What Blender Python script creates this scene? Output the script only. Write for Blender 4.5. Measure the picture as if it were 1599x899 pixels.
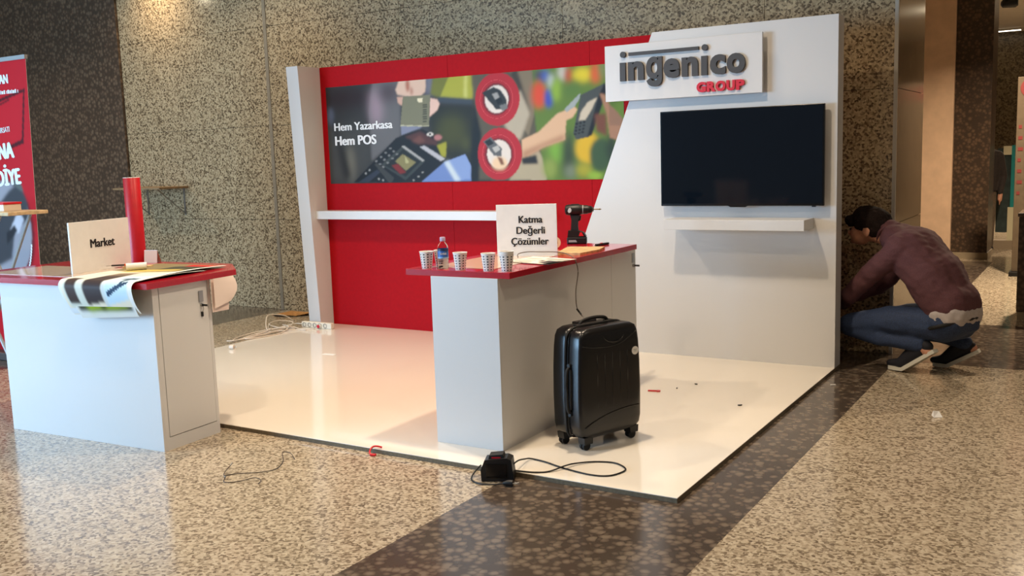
import bpy, bmesh, math, random
import numpy as np
from mathutils import Vector, Matrix, noise
random.seed(7); rng = np.random.default_rng(7)
for o in list(bpy.data.objects): bpy.data.objects.remove(o, do_unlink=True)
SC = bpy.context.scene; COL = SC.collection; PI = math.pi

# ------------------------------------------------------------ camera
cam_d = bpy.data.cameras.new('camera'); cam = bpy.data.objects.new('camera', cam_d); COL.objects.link(cam)
cam_d.sensor_width = 36.0; cam_d.lens = 1524.88 / 1599 * 36.0; cam_d.clip_start = .05; cam_d.clip_end = 200
Rv, Uv, Fv = Vector((.852775,.521263,-.032555)), Vector((-.042481,.131354,.990425)), Vector((-.520548,.843227,-.134159))
M4 = Matrix((( Rv.x,Uv.x,-Fv.x,1.6673),( Rv.y,Uv.y,-Fv.y,-7.1148),( Rv.z,Uv.z,-Fv.z,1.6275),(0,0,0,1)))
cam.matrix_world = M4; SC.camera = cam

# ------------------------------------------------------------ world, daylight, exposure
w = bpy.data.worlds.new('world'); SC.world = w; w.use_nodes = True
bg = w.node_tree.nodes['Background']; bg.inputs[0].default_value = (1.0,.86,.70,1); bg.inputs[1].default_value = .16
SC.view_settings.view_transform = 'Standard'; SC.view_settings.look = 'None'
SC.view_settings.exposure = 0.0; SC.view_settings.gamma = 1.0; SC.view_settings.use_curve_mapping = False
def area(name, loc, target, sx, sy, power, col, shape='RECTANGLE', spread=PI):
    l = bpy.data.lights.new(name, 'AREA'); l.shape = shape; l.size = sx
    if shape == 'RECTANGLE': l.size_y = sy
    l.energy = power; l.color = col; l.spread = spread
    o = bpy.data.objects.new(name, l); COL.objects.link(o); o.location = loc
    o.rotation_euler = (Vector(target) - Vector(loc)).to_track_quat('-Z', 'Y').to_euler(); return o
area('window_daylight', (-8.3,-8.8,1.75), (-2.8,-2.6,.9), 4.2, 2.6, 800, (.41,.69,1.0))

# ------------------------------------------------------------ material helpers
def lin(c):
    return tuple(((x/255)/12.92 if x/255 <= .04045 else (((x/255)+.055)/1.055)**2.4) for x in c)
def mat(name, rgb, rough=.5, metal=0, spec=.5, trans=0, ior=1.45, coat=0, emit=None, estr=0, alpha=1):
    m = bpy.data.materials.new(name); m.use_nodes = True; b = m.node_tree.nodes['Principled BSDF']
    b.inputs['Base Color'].default_value = (*lin(rgb),1); b.inputs['Roughness'].default_value = rough
    b.inputs['Metallic'].default_value = metal; b.inputs['Specular IOR Level'].default_value = spec
    b.inputs['Transmission Weight'].default_value = trans; b.inputs['IOR'].default_value = ior
    b.inputs['Coat Weight'].default_value = coat; b.inputs['Alpha'].default_value = alpha
    if emit: b.inputs['Emission Color'].default_value = (*lin(emit),1); b.inputs['Emission Strength'].default_value = estr
    return m
def nodes(m): return m.node_tree.nodes, m.node_tree.links, m.node_tree.nodes['Principled BSDF']
def ramp(N, stops, interp='LINEAR'):
    r = N.new('ShaderNodeValToRGB'); r.color_ramp.interpolation = interp; e = r.color_ramp.elements
    while len(e) < len(stops): e.new(.5)
    for k, (p, c) in enumerate(stops): e[k].position = p; e[k].color = (*lin(c),1)
    return r
def grainy(name, rgb, amt=.06, scale=90, rough=.5, coat=0, spec=.5, bump=.0):
    m = mat(name, rgb, rough, spec=spec, coat=coat); N, L, b = nodes(m)
    g = N.new('ShaderNodeNewGeometry'); n = N.new('ShaderNodeTexNoise'); n.inputs['Scale'].default_value = scale; n.inputs['Detail'].default_value = 4
    L.new(g.outputs['Position'], n.inputs['Vector'])
    lo = tuple(c*(1-amt) for c in rgb); hi = tuple(min(255,c*(1+amt)) for c in rgb)
    r = ramp(N, [(.3,lo),(.7,hi)]); L.new(n.outputs['Fac'], r.inputs['Fac']); L.new(r.outputs['Color'], b.inputs['Base Color'])
    if bump:
        bp = N.new('ShaderNodeBump'); bp.inputs['Strength'].default_value = bump; bp.inputs['Distance'].default_value = .002
        L.new(n.outputs['Fac'], bp.inputs['Height']); L.new(bp.outputs['Normal'], b.inputs['Normal'])
    return m
def granite(name, stops, scale, rough=.12, warp=.5, tint=None):
    m = mat(name, (128,128,128), rough, spec=.5); N, L, b = nodes(m)
    g = N.new('ShaderNodeNewGeometry')
    n = N.new('ShaderNodeTexNoise'); n.inputs['Scale'].default_value = scale*1.3; n.inputs['Detail'].default_value = 3
    L.new(g.outputs['Position'], n.inputs['Vector'])
    ma = N.new('ShaderNodeVectorMath'); ma.operation = 'MULTIPLY_ADD'; ma.inputs[1].default_value = (warp/scale,)*3
    L.new(n.outputs['Color'], ma.inputs[0]); L.new(g.outputs['Position'], ma.inputs[2])
    v = N.new('ShaderNodeTexVoronoi'); v.inputs['Scale'].default_value = scale; L.new(ma.outputs['Vector'], v.inputs['Vector'])
    sp = N.new('ShaderNodeSeparateColor'); L.new(v.outputs['Color'], sp.inputs['Color'])
    big = N.new('ShaderNodeTexNoise'); big.inputs['Scale'].default_value = scale*.8; big.inputs['Detail'].default_value = 5; big.inputs['Roughness'].default_value = .7
    L.new(g.outputs['Position'], big.inputs['Vector'])
    mx = N.new('ShaderNodeMath'); mx.operation = 'MULTIPLY_ADD'; mx.inputs[1].default_value = .7
    m2 = N.new('ShaderNodeMath'); m2.operation = 'MULTIPLY_ADD'; m2.inputs[1].default_value = .6; m2.inputs[2].default_value = -.17
    L.new(big.outputs['Fac'], m2.inputs[0]); L.new(sp.outputs[0], mx.inputs[0]); L.new(m2.outputs[0], mx.inputs[2])
    r = ramp(N, stops); L.new(mx.outputs[0], r.inputs['Fac']); L.new(r.outputs['Color'], b.inputs['Base Color'])
    return m
def blob_granite(name, spot, mid, dark, scale, rough=.12):
    m = mat(name, (60,50,44), rough); N, L, b = nodes(m)
    g = N.new('ShaderNodeNewGeometry'); v = N.new('ShaderNodeTexVoronoi'); v.inputs['Scale'].default_value = scale
    n = N.new('ShaderNodeTexNoise'); n.inputs['Scale'].default_value = scale*2; n.inputs['Detail'].default_value = 4
    L.new(g.outputs['Position'], n.inputs['Vector'])
    ma = N.new('ShaderNodeVectorMath'); ma.operation = 'MULTIPLY_ADD'; ma.inputs[1].default_value = (.12/scale,)*3
    L.new(n.outputs['Color'], ma.inputs[0]); L.new(g.outputs['Position'], ma.inputs[2]); L.new(ma.outputs['Vector'], v.inputs['Vector'])
    sp = N.new('ShaderNodeSeparateColor'); L.new(v.outputs['Color'], sp.inputs['Color'])
    a = N.new('ShaderNodeMath'); a.operation = 'MULTIPLY_ADD'; a.inputs[1].default_value = .45
    L.new(sp.outputs[0], a.inputs[0]); L.new(v.outputs['Distance'], a.inputs[2])
    c = N.new('ShaderNodeMath'); c.operation = 'MULTIPLY_ADD'; c.inputs[1].default_value = .3; L.new(n.outputs['Fac'], c.inputs[0]); L.new(a.outputs[0], c.inputs[2])
    r = ramp(N, [(.52,spot),(.72,mid),(.98,dark),(1.0,dark)]); L.new(c.outputs[0], r.inputs['Fac']); L.new(r.outputs['Color'], b.inputs['Base Color'])
    return m
def vcol_mat(name, rough=.45, spec=.4):
    m = mat(name, (200,200,200), rough, spec=spec); N, L, b = nodes(m)
    a = N.new('ShaderNodeVertexColor'); a.layer_name = 'print'; L.new(a.outputs['Color'], b.inputs['Base Color']); return m

LIGHT_G = granite('light_granite', [(.10,(98,84,68)),(.28,(130,115,95)),(.42,(160,145,123)),(.62,(178,163,140)),(.85,(192,178,155))], 75, .16)
WALL_G = granite('wall_granite', [(.12,(80,65,48)),(.30,(120,101,76)),(.42,(155,134,103)),(.62,(176,154,120)),(.85,(192,170,134))], 68, .11)
DARK_G = blob_granite('dark_granite', (114,101,87), (98,85,73), (70,60,52), 25, .15)
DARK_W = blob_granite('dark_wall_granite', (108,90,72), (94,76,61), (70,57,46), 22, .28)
BROWN_M = grainy('brown_marble', (118,96,72), .12, 9, .16)
WHITE = mat('white_laminate', (208,207,206), .32)
PLAT = mat('platform_laminate', (234,226,213), .12, coat=.4)
EDGE = grainy('raw_board_edge', (104,92,72), .12, 60, .7)
REDW = grainy('red_panel', (164,9,20), .03, 30, .6, spec=.12)
REDT = grainy('red_gloss', (170,16,36), .02, 30, .16, coat=.3)
REDP = mat('red_plastic', (205,24,34), .35)
BLACK = mat('black_plastic', (16,16,18), .42); BLACKG = mat('black_gloss', (10,10,12), .2)
RUBBER = mat('black_rubber', (20,19,19), .7); GREYP = mat('grey_plastic', (150,152,152), .4)
SHELL = grainy('suitcase_shell', (15,15,17), .2, 140, .27, bump=.15)
STEEL = mat('brushed_steel', (170,170,168), .32, 1); BRASS = mat('warm_steel', (150,130,100), .35, 1)
LETTER = mat('letter_charcoal', (62,58,56), .5); LETRED = mat('letter_red', (196,18,40), .45)
INK = mat('ink_black', (26,26,30), .6); PAPERW = mat('paper_white', (228,226,222), .6); BOARDW = grainy('foam_board', (226,226,224), .01, 20, .45)
BOARDE = mat('board_edge', (214,214,214), .6); PRINT = vcol_mat('printed_picture', .45, .2); PRINTM = vcol_mat('printed_paper', .5, .12)
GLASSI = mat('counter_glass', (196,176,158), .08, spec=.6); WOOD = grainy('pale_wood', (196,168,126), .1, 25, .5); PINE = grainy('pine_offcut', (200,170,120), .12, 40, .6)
CORDW = mat('white_cord', (222,210,194), .5); CORDB = mat('black_cord', (20,19,18), .5); WIRE = mat('thin_wire', (48,36,34), .5)
CARD = grainy('cardboard', (176,126,70), .1, 30, .8); CEIL = grainy('ceiling_plaster', (206,196,180), .02, 4, .8)
PALE = grainy('pale_stone', (218,184,152), .04, 6, .45); TRIMP = mat('pale_trim', (178,172,160), .4); SKIRT = grainy('skirting_stone', (150,134,110), .05, 9, .4)
SKIN = grainy('skin', (196,140,112), .05, 40, .5); HAIR = grainy('dark_hair', (30,22,20), .3, 120, .9, spec=.15, bump=.5)
SWEAT = grainy('sweater_wool', (86,52,56), .09, 160, .85, bump=.4); JEAN = grainy('denim', (42,56,84), .16, 120, .8, bump=.3)
SHIRT = grainy('shirt_cloth', (178,168,164), .04, 40, .7); SHOE = mat('shoe_canvas', (24,24,32), .7); SOLE = mat('shoe_sole', (204,200,186), .6)

# ------------------------------------------------------------ mesh helpers
class MB:
    def __init__(s): s.v = []; s.f = []
    def add(s, vs, fs):
        k = len(s.v); s.v += [tuple(p) for p in vs]; s.f += [tuple(i+k for i in f) for f in fs]; return s
    def box(s, x0,x1,y0,y1,z0,z1, bev=0):
        if bev:
            bm = bmesh.new(); bmesh.ops.create_cube(bm, size=1)
            for q in bm.verts: q.co = Vector(((x0+x1)/2+q.co.x*(x1-x0), (y0+y1)/2+q.co.y*(y1-y0), (z0+z1)/2+q.co.z*(z1-z0)))
            bmesh.ops.bevel(bm, geom=list(bm.edges), offset=bev, segments=2, affect='EDGES', profile=.5)
            bm.verts.index_update(); s.add([q.co for q in bm.verts], [[q.index for q in f.verts] for f in bm.faces]); bm.free(); return s
        v = [(x,y,z) for z in (z0,z1) for y in (y0,y1) for x in (x0,x1)]
        return s.add(v, [(0,2,3,1),(4,5,7,6),(0,1,5,4),(2,6,7,3),(0,4,6,2),(1,3,7,5)])
    def prism(s, pts, y0, y1):            # polygon in xz, extruded along y
        n = len(pts); v = [(x,y0,z) for x,z in pts]+[(x,y1,z) for x,z in pts]
        return s.add(v, [tuple(range(n)), tuple(range(2*n-1,n-1,-1))]+[(i,n+i,n+(i+1)%n,(i+1)%n) for i in range(n)])
    def prismz(s, pts, z0, z1):           # polygon in xy, extruded along z
        n = len(pts); v = [(x,y,z0) for x,y in pts]+[(x,y,z1) for x,y in pts]
        return s.add(v, [tuple(range(n-1,-1,-1)), tuple(range(n,2*n))]+[(i,(i+1)%n,n+(i+1)%n,n+i) for i in range(n)])
    def lathe(s, prof, seg=28, c=(0,0,0), axis='z', caps=True):
        v = []
        for r, h in prof:
            for k in range(seg):
                t = 2*PI*k/seg; a, b = r*math.cos(t), r*math.sin(t)
                p = (a,b,h) if axis == 'z' else ((h,a,b) if axis == 'x' else (a,h,b))
                v.append((p[0]+c[0],p[1]+c[1],p[2]+c[2]))
        f = [(i*seg+k,i*seg+(k+1)%seg,(i+1)*seg+(k+1)%seg,(i+1)*seg+k) for i in range(len(prof)-1) for k in range(seg)]
        if caps: f += [tuple(range(seg-1,-1,-1)), tuple(range((len(prof)-1)*seg,len(prof)*seg))]
        return s.add(v, f)
    def tube(s, path, r, seg=8, closed=False):
        P = [Vector(p) for p in path]; n = len(P); v = []; up = Vector((0,0,1))
        for i, p in enumerate(P):
            t = (P[(i+1)%n] if (closed or i < n-1) else P[i])-(P[i-1] if (closed or i > 0) else P[i]); t.normalize()
            a = t.cross(up); a = a.normalized() if a.length > 1e-3 else Vector((1,0,0)); b = a.cross(t)
            rr = r[i] if isinstance(r,(list,tuple)) else r
            v += [p+a*rr*math.cos(2*PI*k/seg)+b*rr*math.sin(2*PI*k/seg) for k in range(seg)]
        m = n if closed else n-1
        f = [(i*seg+k,((i+1)%n)*seg+k,((i+1)%n)*seg+(k+1)%seg,i*seg+(k+1)%seg) for i in range(m) for k in range(seg)]
        if not closed: f += [tuple(range(seg)), tuple(range(n*seg-1,(n-1)*seg-1,-1))]
        return s.add(v, f)
    def build(s, name, m, parent=None, smooth=False, loc=None, rz=None):
        me = bpy.data.meshes.new(name); me.from_pydata(s.v, [], s.f); me.update()
        bm = bmesh.new(); bm.from_mesh(me); bmesh.ops.recalc_face_normals(bm, faces=bm.faces); bm.to_mesh(me); bm.free()
        return link(name, me, m, parent, smooth, loc, rz)
def link(name, me, m, parent=None, smooth=False, loc=None, rz=None):
    o = bpy.data.objects.new(name, me); COL.objects.link(o)
    if m and not me.materials: me.materials.append(m)
    if smooth:
        for p in me.polygons: p.use_smooth = True
        if smooth != True: me.set_sharp_from_angle(angle=math.radians(smooth))
    if parent: o.parent = parent
    if loc: o.location = loc
    if rz is not None: o.rotation_euler = (0,0,rz)
    return o
def catmull(pts, n=8, closed=False):
    P = [Vector(p) for p in pts]; out = []; m = len(P)
    for i in range(m if closed else m-1):
        g = (lambda k: P[k % m]) if closed else (lambda k: P[max(0,min(m-1,k))])
        a,b,c,d = g(i-1),g(i),g(i+1),g(i+2)
        for k in range(n):
            t = k/n; out.append(.5*((2*b)+(c-a)*t+(2*a-5*b+4*c-d)*t*t+(3*b-a-3*c+d)*t**3))
    if not closed: out.append(P[-1])
    return out
def tag(o, label=None, cat=None, group=None, kind=None):
    for k, x in (('label',label),('category',cat),('group',group),('kind',kind)):
        if x: o[k] = x
    return o
def thing(name, label, cat, loc=(0,0,0), rz=0, group=None):
    o = bpy.data.objects.new(name, None); COL.objects.link(o); o.empty_display_size = .05
    o.location = loc; o.rotation_euler = (0,0,rz); return tag(o, label, cat, group)
def dup(root, loc, rz=None, label=None):
    r = root.copy(); COL.objects.link(r); r.location = loc
    if rz is not None: r.rotation_euler = (0,0,rz)
    if label: r['label'] = label
    for ch in list(root.children):
        c = ch.copy(); COL.objects.link(c); c.parent = r
        for g in ch.children: d = g.copy(); COL.objects.link(d); d.parent = c
    return r
def text(name, body, size, m, parent, loc, rot=(PI/2,0,0), ext=.0008, off=0., align='LEFT', sx=1., spacing=1., shear=0., bold=0.):
    cu = bpy.data.curves.new(name, 'FONT'); cu.body = body; cu.size = size; cu.extrude = ext; cu.offset = off; cu.align_x = align; cu.space_character = spacing
    cu.resolution_u = 4; cu.shear = shear
    t = bpy.data.objects.new(name+'_tmp', cu); COL.objects.link(t)
    dg = bpy.context.evaluated_depsgraph_get(); me = bpy.data.meshes.new_from_object(t.evaluated_get(dg))
    bpy.data.objects.remove(t, do_unlink=True); bpy.data.curves.remove(cu)
    me.materials.clear(); me.transform(Matrix.Scale(sx,4,(1,0,0)))
    if bold:
        bm = bmesh.new()
        for dx, dy in ((-1,0),(1,0),(0,.35),(0,-.35)):
            c = me.copy(); c.transform(Matrix.Translation((dx*bold,dy*bold,.00025*(dx+2*abs(dx)+dy)))); bm.from_mesh(c); bpy.data.meshes.remove(c)
        bm.to_mesh(me); bm.free()
    o = link(name, me, m, parent); o.location = loc; o.rotation_euler = rot; return o
def blur(a, r):
    if r < .6: return a
    k = np.exp(-.5*(np.arange(-int(3*r),int(3*r)+1)/r)**2); k /= k.sum(); p = len(k)//2
    b = np.pad(a, p, mode='edge')
    b = np.apply_along_axis(lambda x: np.convolve(x,k,'valid'), 0, b); return np.apply_along_axis(lambda x: np.convolve(x,k,'valid'), 1, b)
def raster(W, H, base, shapes, unit=.001):
    # a printed picture: coloured shapes with soft edges, in print coordinates 0..1
    img = np.empty((H,W,3)); img[:] = lin(base)
    X, Z = np.meshgrid((np.arange(W)+.0)/(W-1), np.arange(H)/(H-1))
    for kind, pts, col, b in shapes:
        if kind == 'p':
            P = [(x*unit, z*unit) for x, z in pts]; ins = np.zeros((H,W), bool); n = len(P)
            for i in range(n):
                x1,z1 = P[i]; x2,z2 = P[(i+1)%n]
                if z1 == z2: continue
                ins ^= ((z1 > Z) != (z2 > Z)) & (X < (x2-x1)*(Z-z1)/(z2-z1)+x1)
        else:
            (cx,cz),(rx,rz_) = pts; ins = ((X-cx*unit)/(max(rx,1)*unit))**2+((Z-cz*unit)/(max(rz_,1)*unit))**2 < 1
        a = blur(ins.astype(float), b)[:,:,None]; img = img*(1-a)+np.array(lin(col))*a
    return img
def print_grid(name, img, fn, m, parent, smooth=True):
    # mesh with one vertex per picture point; fn(u,v) gives its place
    H, W = img.shape[:2]
    vs = [fn(i/(W-1), j/(H-1)) for j in range(H) for i in range(W)]
    fs = [(j*W+i,j*W+i+1,(j+1)*W+i+1,(j+1)*W+i) for j in range(H-1) for i in range(W-1)]
    me = bpy.data.meshes.new(name); me.from_pydata(vs, [], fs); me.update()
    at = me.color_attributes.new('print', 'FLOAT_COLOR', 'POINT')
    at.data.foreach_set('color', np.concatenate([img.reshape(-1,3), np.ones((H*W,1))], 1).astype(np.float32).ravel())
    return link(name, me, m, parent, smooth)
POSTER = [
 ('e',[(91,874),(94,101)],(42,27,27),8),
 ('p',[(-12,599),(163,588),(166,197),(96,11),(-8,15)],(66,65,62),8),
 ('p',[(185,1026),(294,1022),(284,471),(167,226),(166,730)],(98,96,97),2),
 ('e',[(194,768),(24,185)],(150,130,140),8),
 ('e',[(244,900),(37,84)],(74,60,66),8),
 ('e',[(85,203),(14,191)],(112,108,95),6),
 ('e',[(13,699),(12,89)],(92,98,115),4),
 ('p',[(14,758),(34,622),(85,71),(56,27),(36,415)],(32,29,27),5),
 ('p',[(289,1016),(392,1020),(383,458),(284,471)],(58,58,60),4),
 ('p',[(378,1002),(412,1022),(409,852),(376,852)],(110,110,125),5),
 ('p',[(406,1016),(552,1022),(549,758),(428,808),(394,855)],(108,112,44),2),
 ('p',[(463,1016),(552,1022),(549,771),(428,818)],(158,160,52),1.2),
 ('p',[(514,1004),(524,1008),(521,789),(509,795)],(190,192,105),2),
 ('p',[(426,822),(601,754),(600,695),(408,771)],(60,68,78),2),
 ('p',[(387,747),(600,708),(591,-12),(449,229),(392,456)],(36,36,27),3),
 ('e',[(463,488),(53,163)],(66,68,28),8),
 ('e',[(510,360),(12,67)],(80,82,36),6),
 ('p',[(284,1011),(381,1009),(378,886),(358,833),(307,848),(276,873),(270,923)],(208,178,158),1.2),
 ('e',[(315,955),(7,63)],(165,100,78),2),
 ('e',[(328,897),(5,41)],(170,120,100),2),
 ('p',[(274,849),(299,850),(292,762),(277,788)],(196,158,140),1),
 ('p',[(391,817),(418,801),(426,753),(418,700),(388,634)],(216,182,168),1),
 ('p',[(284,570),(364,549),(353,532),(284,471)],(122,126,146),1),
 ('p',[(296,850),(395,850),(385,547),(282,567)],(116,115,92),0.7),
 ('p',[(283,573),(385,552),(385,544),(282,561)],(180,178,150),0.6),
 ('p',[(348,821),(367,825),(366,778),(349,787)],(222,212,180),0.6),
 ('p',[(366,765),(381,765),(381,751),(366,751)],(66,66,52),0.6),
 ('p',[(366,741),(381,741),(381,727),(365,727)],(66,66,52),0.6),
 ('p',[(365,718),(381,718),(380,704),(365,704)],(66,66,52),0.6),
 ('p',[(365,695),(380,695),(380,682),(365,680)],(66,66,52),0.6),
 ('p',[(364,671),(380,672),(379,658),(364,658)],(66,66,52),0.6),
 ('p',[(364,648),(379,648),(379,634),(364,634)],(66,66,52),0.6),
 ('p',[(364,624),(379,625),(379,611),(364,611)],(66,66,52),0.6),
 ('p',[(364,601),(379,601),(378,587),(363,587)],(66,66,52),0.6),
 ('p',[(93,11),(263,446),(322,497),(363,523),(398,456),(439,214),(413,147),(344,-1)],(26,25,26),0.8),
 ('p',[(295,455),(353,503),(412,392),(411,358),(350,378)],(78,48,44),1.5),
 ('p',[(320,410),(352,462),(371,403),(345,379)],(104,66,58),2),
 ('p',[(203,185),(288,368),(366,206),(292,23)],(56,60,58),0.7),
 ('p',[(216,176),(288,332),(350,203),(293,59)],(34,36,34),0.7),
 ('p',[(256,215),(285,284),(333,198),(295,118)],(128,122,80),0.8),
 ('p',[(292,272),(308,200),(295,187)],(170,166,120),0.8),
 ('p',[(242,174),(266,189),(295,101),(273,86)],(118,38,34),1),
 ('p',[(281,361),(292,368),(365,214),(356,204)],(158,158,156),0.7),
 ('p',[(349,348),(366,360),(438,225),(422,201)],(176,176,182),0.8),
 ('e',[(388,467),(12,18)],(200,196,190),0.8),
 ('e',[(388,467),(4,10)],(30,28,28),0.6),
 ('e',[(415,433),(14,27)],(168,112,110),1.2),
 ('p',[(410,358),(445,388),(440,237),(425,252)],(152,152,44),1.2),
 ('e',[(240,346),(5,9)],(120,120,118),0.7),
 ('e',[(252,315),(5,8)],(120,120,118),0.7),
 ('e',[(264,286),(5,9)],(120,120,118),0.7),
 ('e',[(222,304),(5,9)],(120,120,118),0.7),
 ('e',[(234,275),(5,9)],(120,120,118),0.7),
 ('e',[(246,245),(5,9)],(120,120,118),0.7),
 ('e',[(204,263),(5,9)],(120,120,118),0.7),
 ('e',[(216,234),(5,9)],(120,120,118),0.7),
 ('e',[(228,203),(5,9)],(120,120,118),0.7),
 ('e',[(185,222),(5,9)],(120,120,118),0.7),
 ('e',[(198,191),(5,9)],(120,120,118),0.7),
 ('e',[(210,162),(5,9)],(120,120,118),0.7),
 ('e',[(157,133),(4,9)],(150,150,146),0.7),
 ('e',[(142,100),(4,10)],(150,150,146),0.7),
 ('e',[(191,42),(4,9)],(150,150,146),0.7),
 ('e',[(207,27),(4,9)],(150,150,146),0.7),
 ('e',[(321,22),(4,9)],(150,150,146),0.7),
 ('e',[(340,56),(4,9)],(150,150,146),0.7),
 ('e',[(355,98),(4,9)],(150,150,146),0.7),
 ('p',[(177,189),(188,202),(250,47),(239,4),(228,4)],(58,58,56),0.7),
 ('p',[(112,10),(187,137),(197,108),(152,9)],(48,52,64),0.8),
 ('p',[(350,4),(433,189),(507,260),(527,140),(526,4)],(106,130,184),0.8),
 ('p',[(433,189),(507,260),(527,140),(524,25),(468,14)],(128,152,200),0.8),
 ('p',[(433,189),(449,204),(488,13),(468,10)],(196,210,218),2),
 ('p',[(529,249),(594,244),(591,-12),(526,-10)],(24,24,22),1),
 ('p',[(538,1001),(736,1008),(750,821),(732,-1),(548,9)],(86,80,64),2),
 ('p',[(541,801),(565,445),(548,9),(525,10)],(24,24,22),2),
 ('p',[(661,996),(736,1008),(740,823),(738,623),(717,409),(683,554),(694,833)],(124,112,90),1.2),
 ('p',[(658,999),(688,1001),(722,641),(697,786)],(60,56,46),2),
 ('p',[(639,529),(694,833),(722,610),(692,380),(665,368)],(176,166,146),2),
 ('p',[(685,200),(745,280),(791,89),(769,-2),(650,3)],(168,158,132),1.5),
 ('p',[(734,1003),(951,1005),(1024,647),(938,-11),(772,-3),(741,421),(736,670)],(92,120,46),1.5),
 ('p',[(742,991),(768,992),(777,891),(741,915)],(70,60,90),4),
 ('e',[(752,774),(22,123)],(206,72,42),4),
 ('e',[(782,738),(12,86)],(54,68,176),3),
 ('e',[(773,940),(10,48)],(70,96,190),4),
 ('e',[(790,888),(9,61)],(190,196,205),4),
 ('e',[(824,948),(13,63)],(196,194,186),4),
 ('e',[(844,928),(11,68)],(186,60,40),4),
 ('e',[(884,924),(29,66)],(212,196,44),4),
 ('e',[(922,925),(15,83)],(210,92,48),4),
 ('e',[(806,809),(15,105)],(136,172,58),4),
 ('e',[(853,799),(30,60)],(84,116,52),6),
 ('e',[(803,290),(25,139)],(116,166,58),5),
 ('e',[(780,105),(21,93)],(130,150,70),4),
 ('e',[(836,225),(18,215)],(46,54,44),6),
 ('e',[(895,279),(37,139)],(206,170,36),3),
 ('e',[(842,71),(17,62)],(120,132,112),5),
 ('e',[(883,84),(23,59)],(160,156,44),4),
 ('e',[(915,36),(22,37)],(140,176,60),3),
 ('e',[(932,215),(32,148)],(60,84,54),2.5),
 ('e',[(964,272),(15,134)],(44,56,44),4),
 ('e',[(944,956),(13,74)],(120,132,80),4),
 ('e',[(990,595),(19,88)],(110,140,50),4),
 ('p',[(695,377),(747,439),(806,596),(833,625),(858,656),(868,623),(852,554),(833,534),(828,361),(761,299),(695,195)],(210,174,140),1),
 ('p',[(697,270),(762,341),(828,410),(827,358),(761,298),(695,195)],(170,128,98),3),
 ('p',[(691,208),(739,234),(744,148),(695,151)],(40,38,36),1.5),
 ('p',[(829,635),(878,770),(874,716),(858,648),(834,603)],(152,162,164),0.7),
 ('p',[(878,749),(947,835),(953,784),(898,377),(861,356),(853,418)],(70,74,72),0.8),
 ('p',[(947,841),(955,784),(908,391),(894,374),(927,709)],(28,28,30),1),
 ('p',[(870,522),(877,599),(898,682),(925,717),(910,621),(890,530)],(196,186,166),1),
 ('e',[(864,496),(4,9)],(28,30,30),0.7),
 ('e',[(875,503),(4,10)],(28,30,30),0.7),
 ('e',[(886,510),(4,9)],(28,30,30),0.7),
 ('e',[(862,465),(4,9)],(28,30,30),0.7),
 ('e',[(874,473),(4,9)],(28,30,30),0.7),
 ('e',[(885,480),(4,9)],(28,30,30),0.7),
 ('e',[(861,436),(4,10)],(28,30,30),0.7),
 ('e',[(872,444),(4,10)],(28,30,30),0.7),
 ('e',[(883,450),(4,9)],(28,30,30),0.7),
 ('e',[(859,405),(4,9)],(28,30,30),0.7),
 ('e',[(870,413),(4,9)],(28,30,30),0.7),
 ('e',[(881,421),(4,9)],(28,30,30),0.7),
 ('p',[(917,577),(951,572),(950,378),(921,427)],(112,68,50),2),
 ('p',[(932,750),(947,742),(961,644),(978,597),(1001,504),(981,337),(959,362),(951,572),(942,662)],(160,120,94),1.2),
 ('e',[(620,762),(72,247)],(170,32,40),0.7),
 ('e',[(617,762),(54,179)],(196,70,74),0.5),
 ('e',[(617,762),(52,175)],(164,30,38),0.5),
 ('e',[(617,762),(45,148)],(112,26,30),0.7),
 ('e',[(618,762),(38,129)],(218,210,202),0.7),
 ('e',[(622,252),(72,245)],(170,32,40),0.7),
 ('e',[(619,252),(54,183)],(196,70,74),0.5),
 ('e',[(619,252),(52,178)],(164,30,38),0.5),
 ('e',[(619,252),(46,151)],(112,26,30),0.7),
 ('e',[(620,252),(39,132)],(218,210,202),0.7),
 ('p',[(571,830),(609,877),(631,846),(649,764),(651,694),(635,670),(616,666),(587,773)],(44,46,46),0.7),
 ('p',[(604,812),(621,825),(628,776),(614,755)],(150,150,148),0.8),
 ('p',[(614,755),(632,775),(639,735),(622,714)],(26,27,27),0.7),
 ('p',[(626,702),(648,717),(653,672),(635,649)],(110,112,112),0.7),
 ('e',[(621,165),(25,64)],(226,196,160),2),
 ('p',[(569,376),(594,415),(630,301),(627,226),(603,241)],(92,94,96),0.7),
 ('p',[(574,373),(592,399),(604,356),(587,329)],(36,38,38),0.6),
 ('p',[(598,312),(617,334),(625,294),(608,266)],(176,176,172),0.7),
 ('p',[(614,230),(630,213),(636,148),(625,152)],(120,80,60),1),
]
# ============================================================ THE SETTING
def struct(o): o['kind'] = 'structure'; return o
floor = struct(MB().box(-16,9,-15,21,-.12,0).build('floor', LIGHT_G))
for x0, x1, y0, y1 in ((-.905,.327,-15,.55),(-.905,.327,2.36,7.4),(-7.4,-6.172,-15,.78),(.327,9,.55,2.36),(-.905,.327,.55,2.36)):
    MB().box(x0,x1,y0,y1,-.02,.0006).build('granite_strip', DARK_G, floor)
ceiling = struct(MB().box(-16,9,-15,21,4.05,4.2).build('ceiling', CEIL))
WY = .78
wall_back = struct(MB().box(-8.66,.225,WY+.02,2.0,0,4.05).build('wall_back', mat('wall_mortar', (44,38,30), .9)))
xs = [.24,-.76,-2.587,-4.414,-6.22]; xs2 = [-6.27,-8.09,-8.68]; zs = [0,1.01,2.04,3.1,4.05]
for grp in (xs, xs2):
    for a, b in zip(grp[1:], grp[:-1]):
        for z0, z1 in zip(zs[:-1], zs[1:]):
            MB().box(a+.002,b-.002,WY,WY+.02,z0+.002,z1-.002).build('granite_slab', WALL_G, wall_back)
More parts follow.
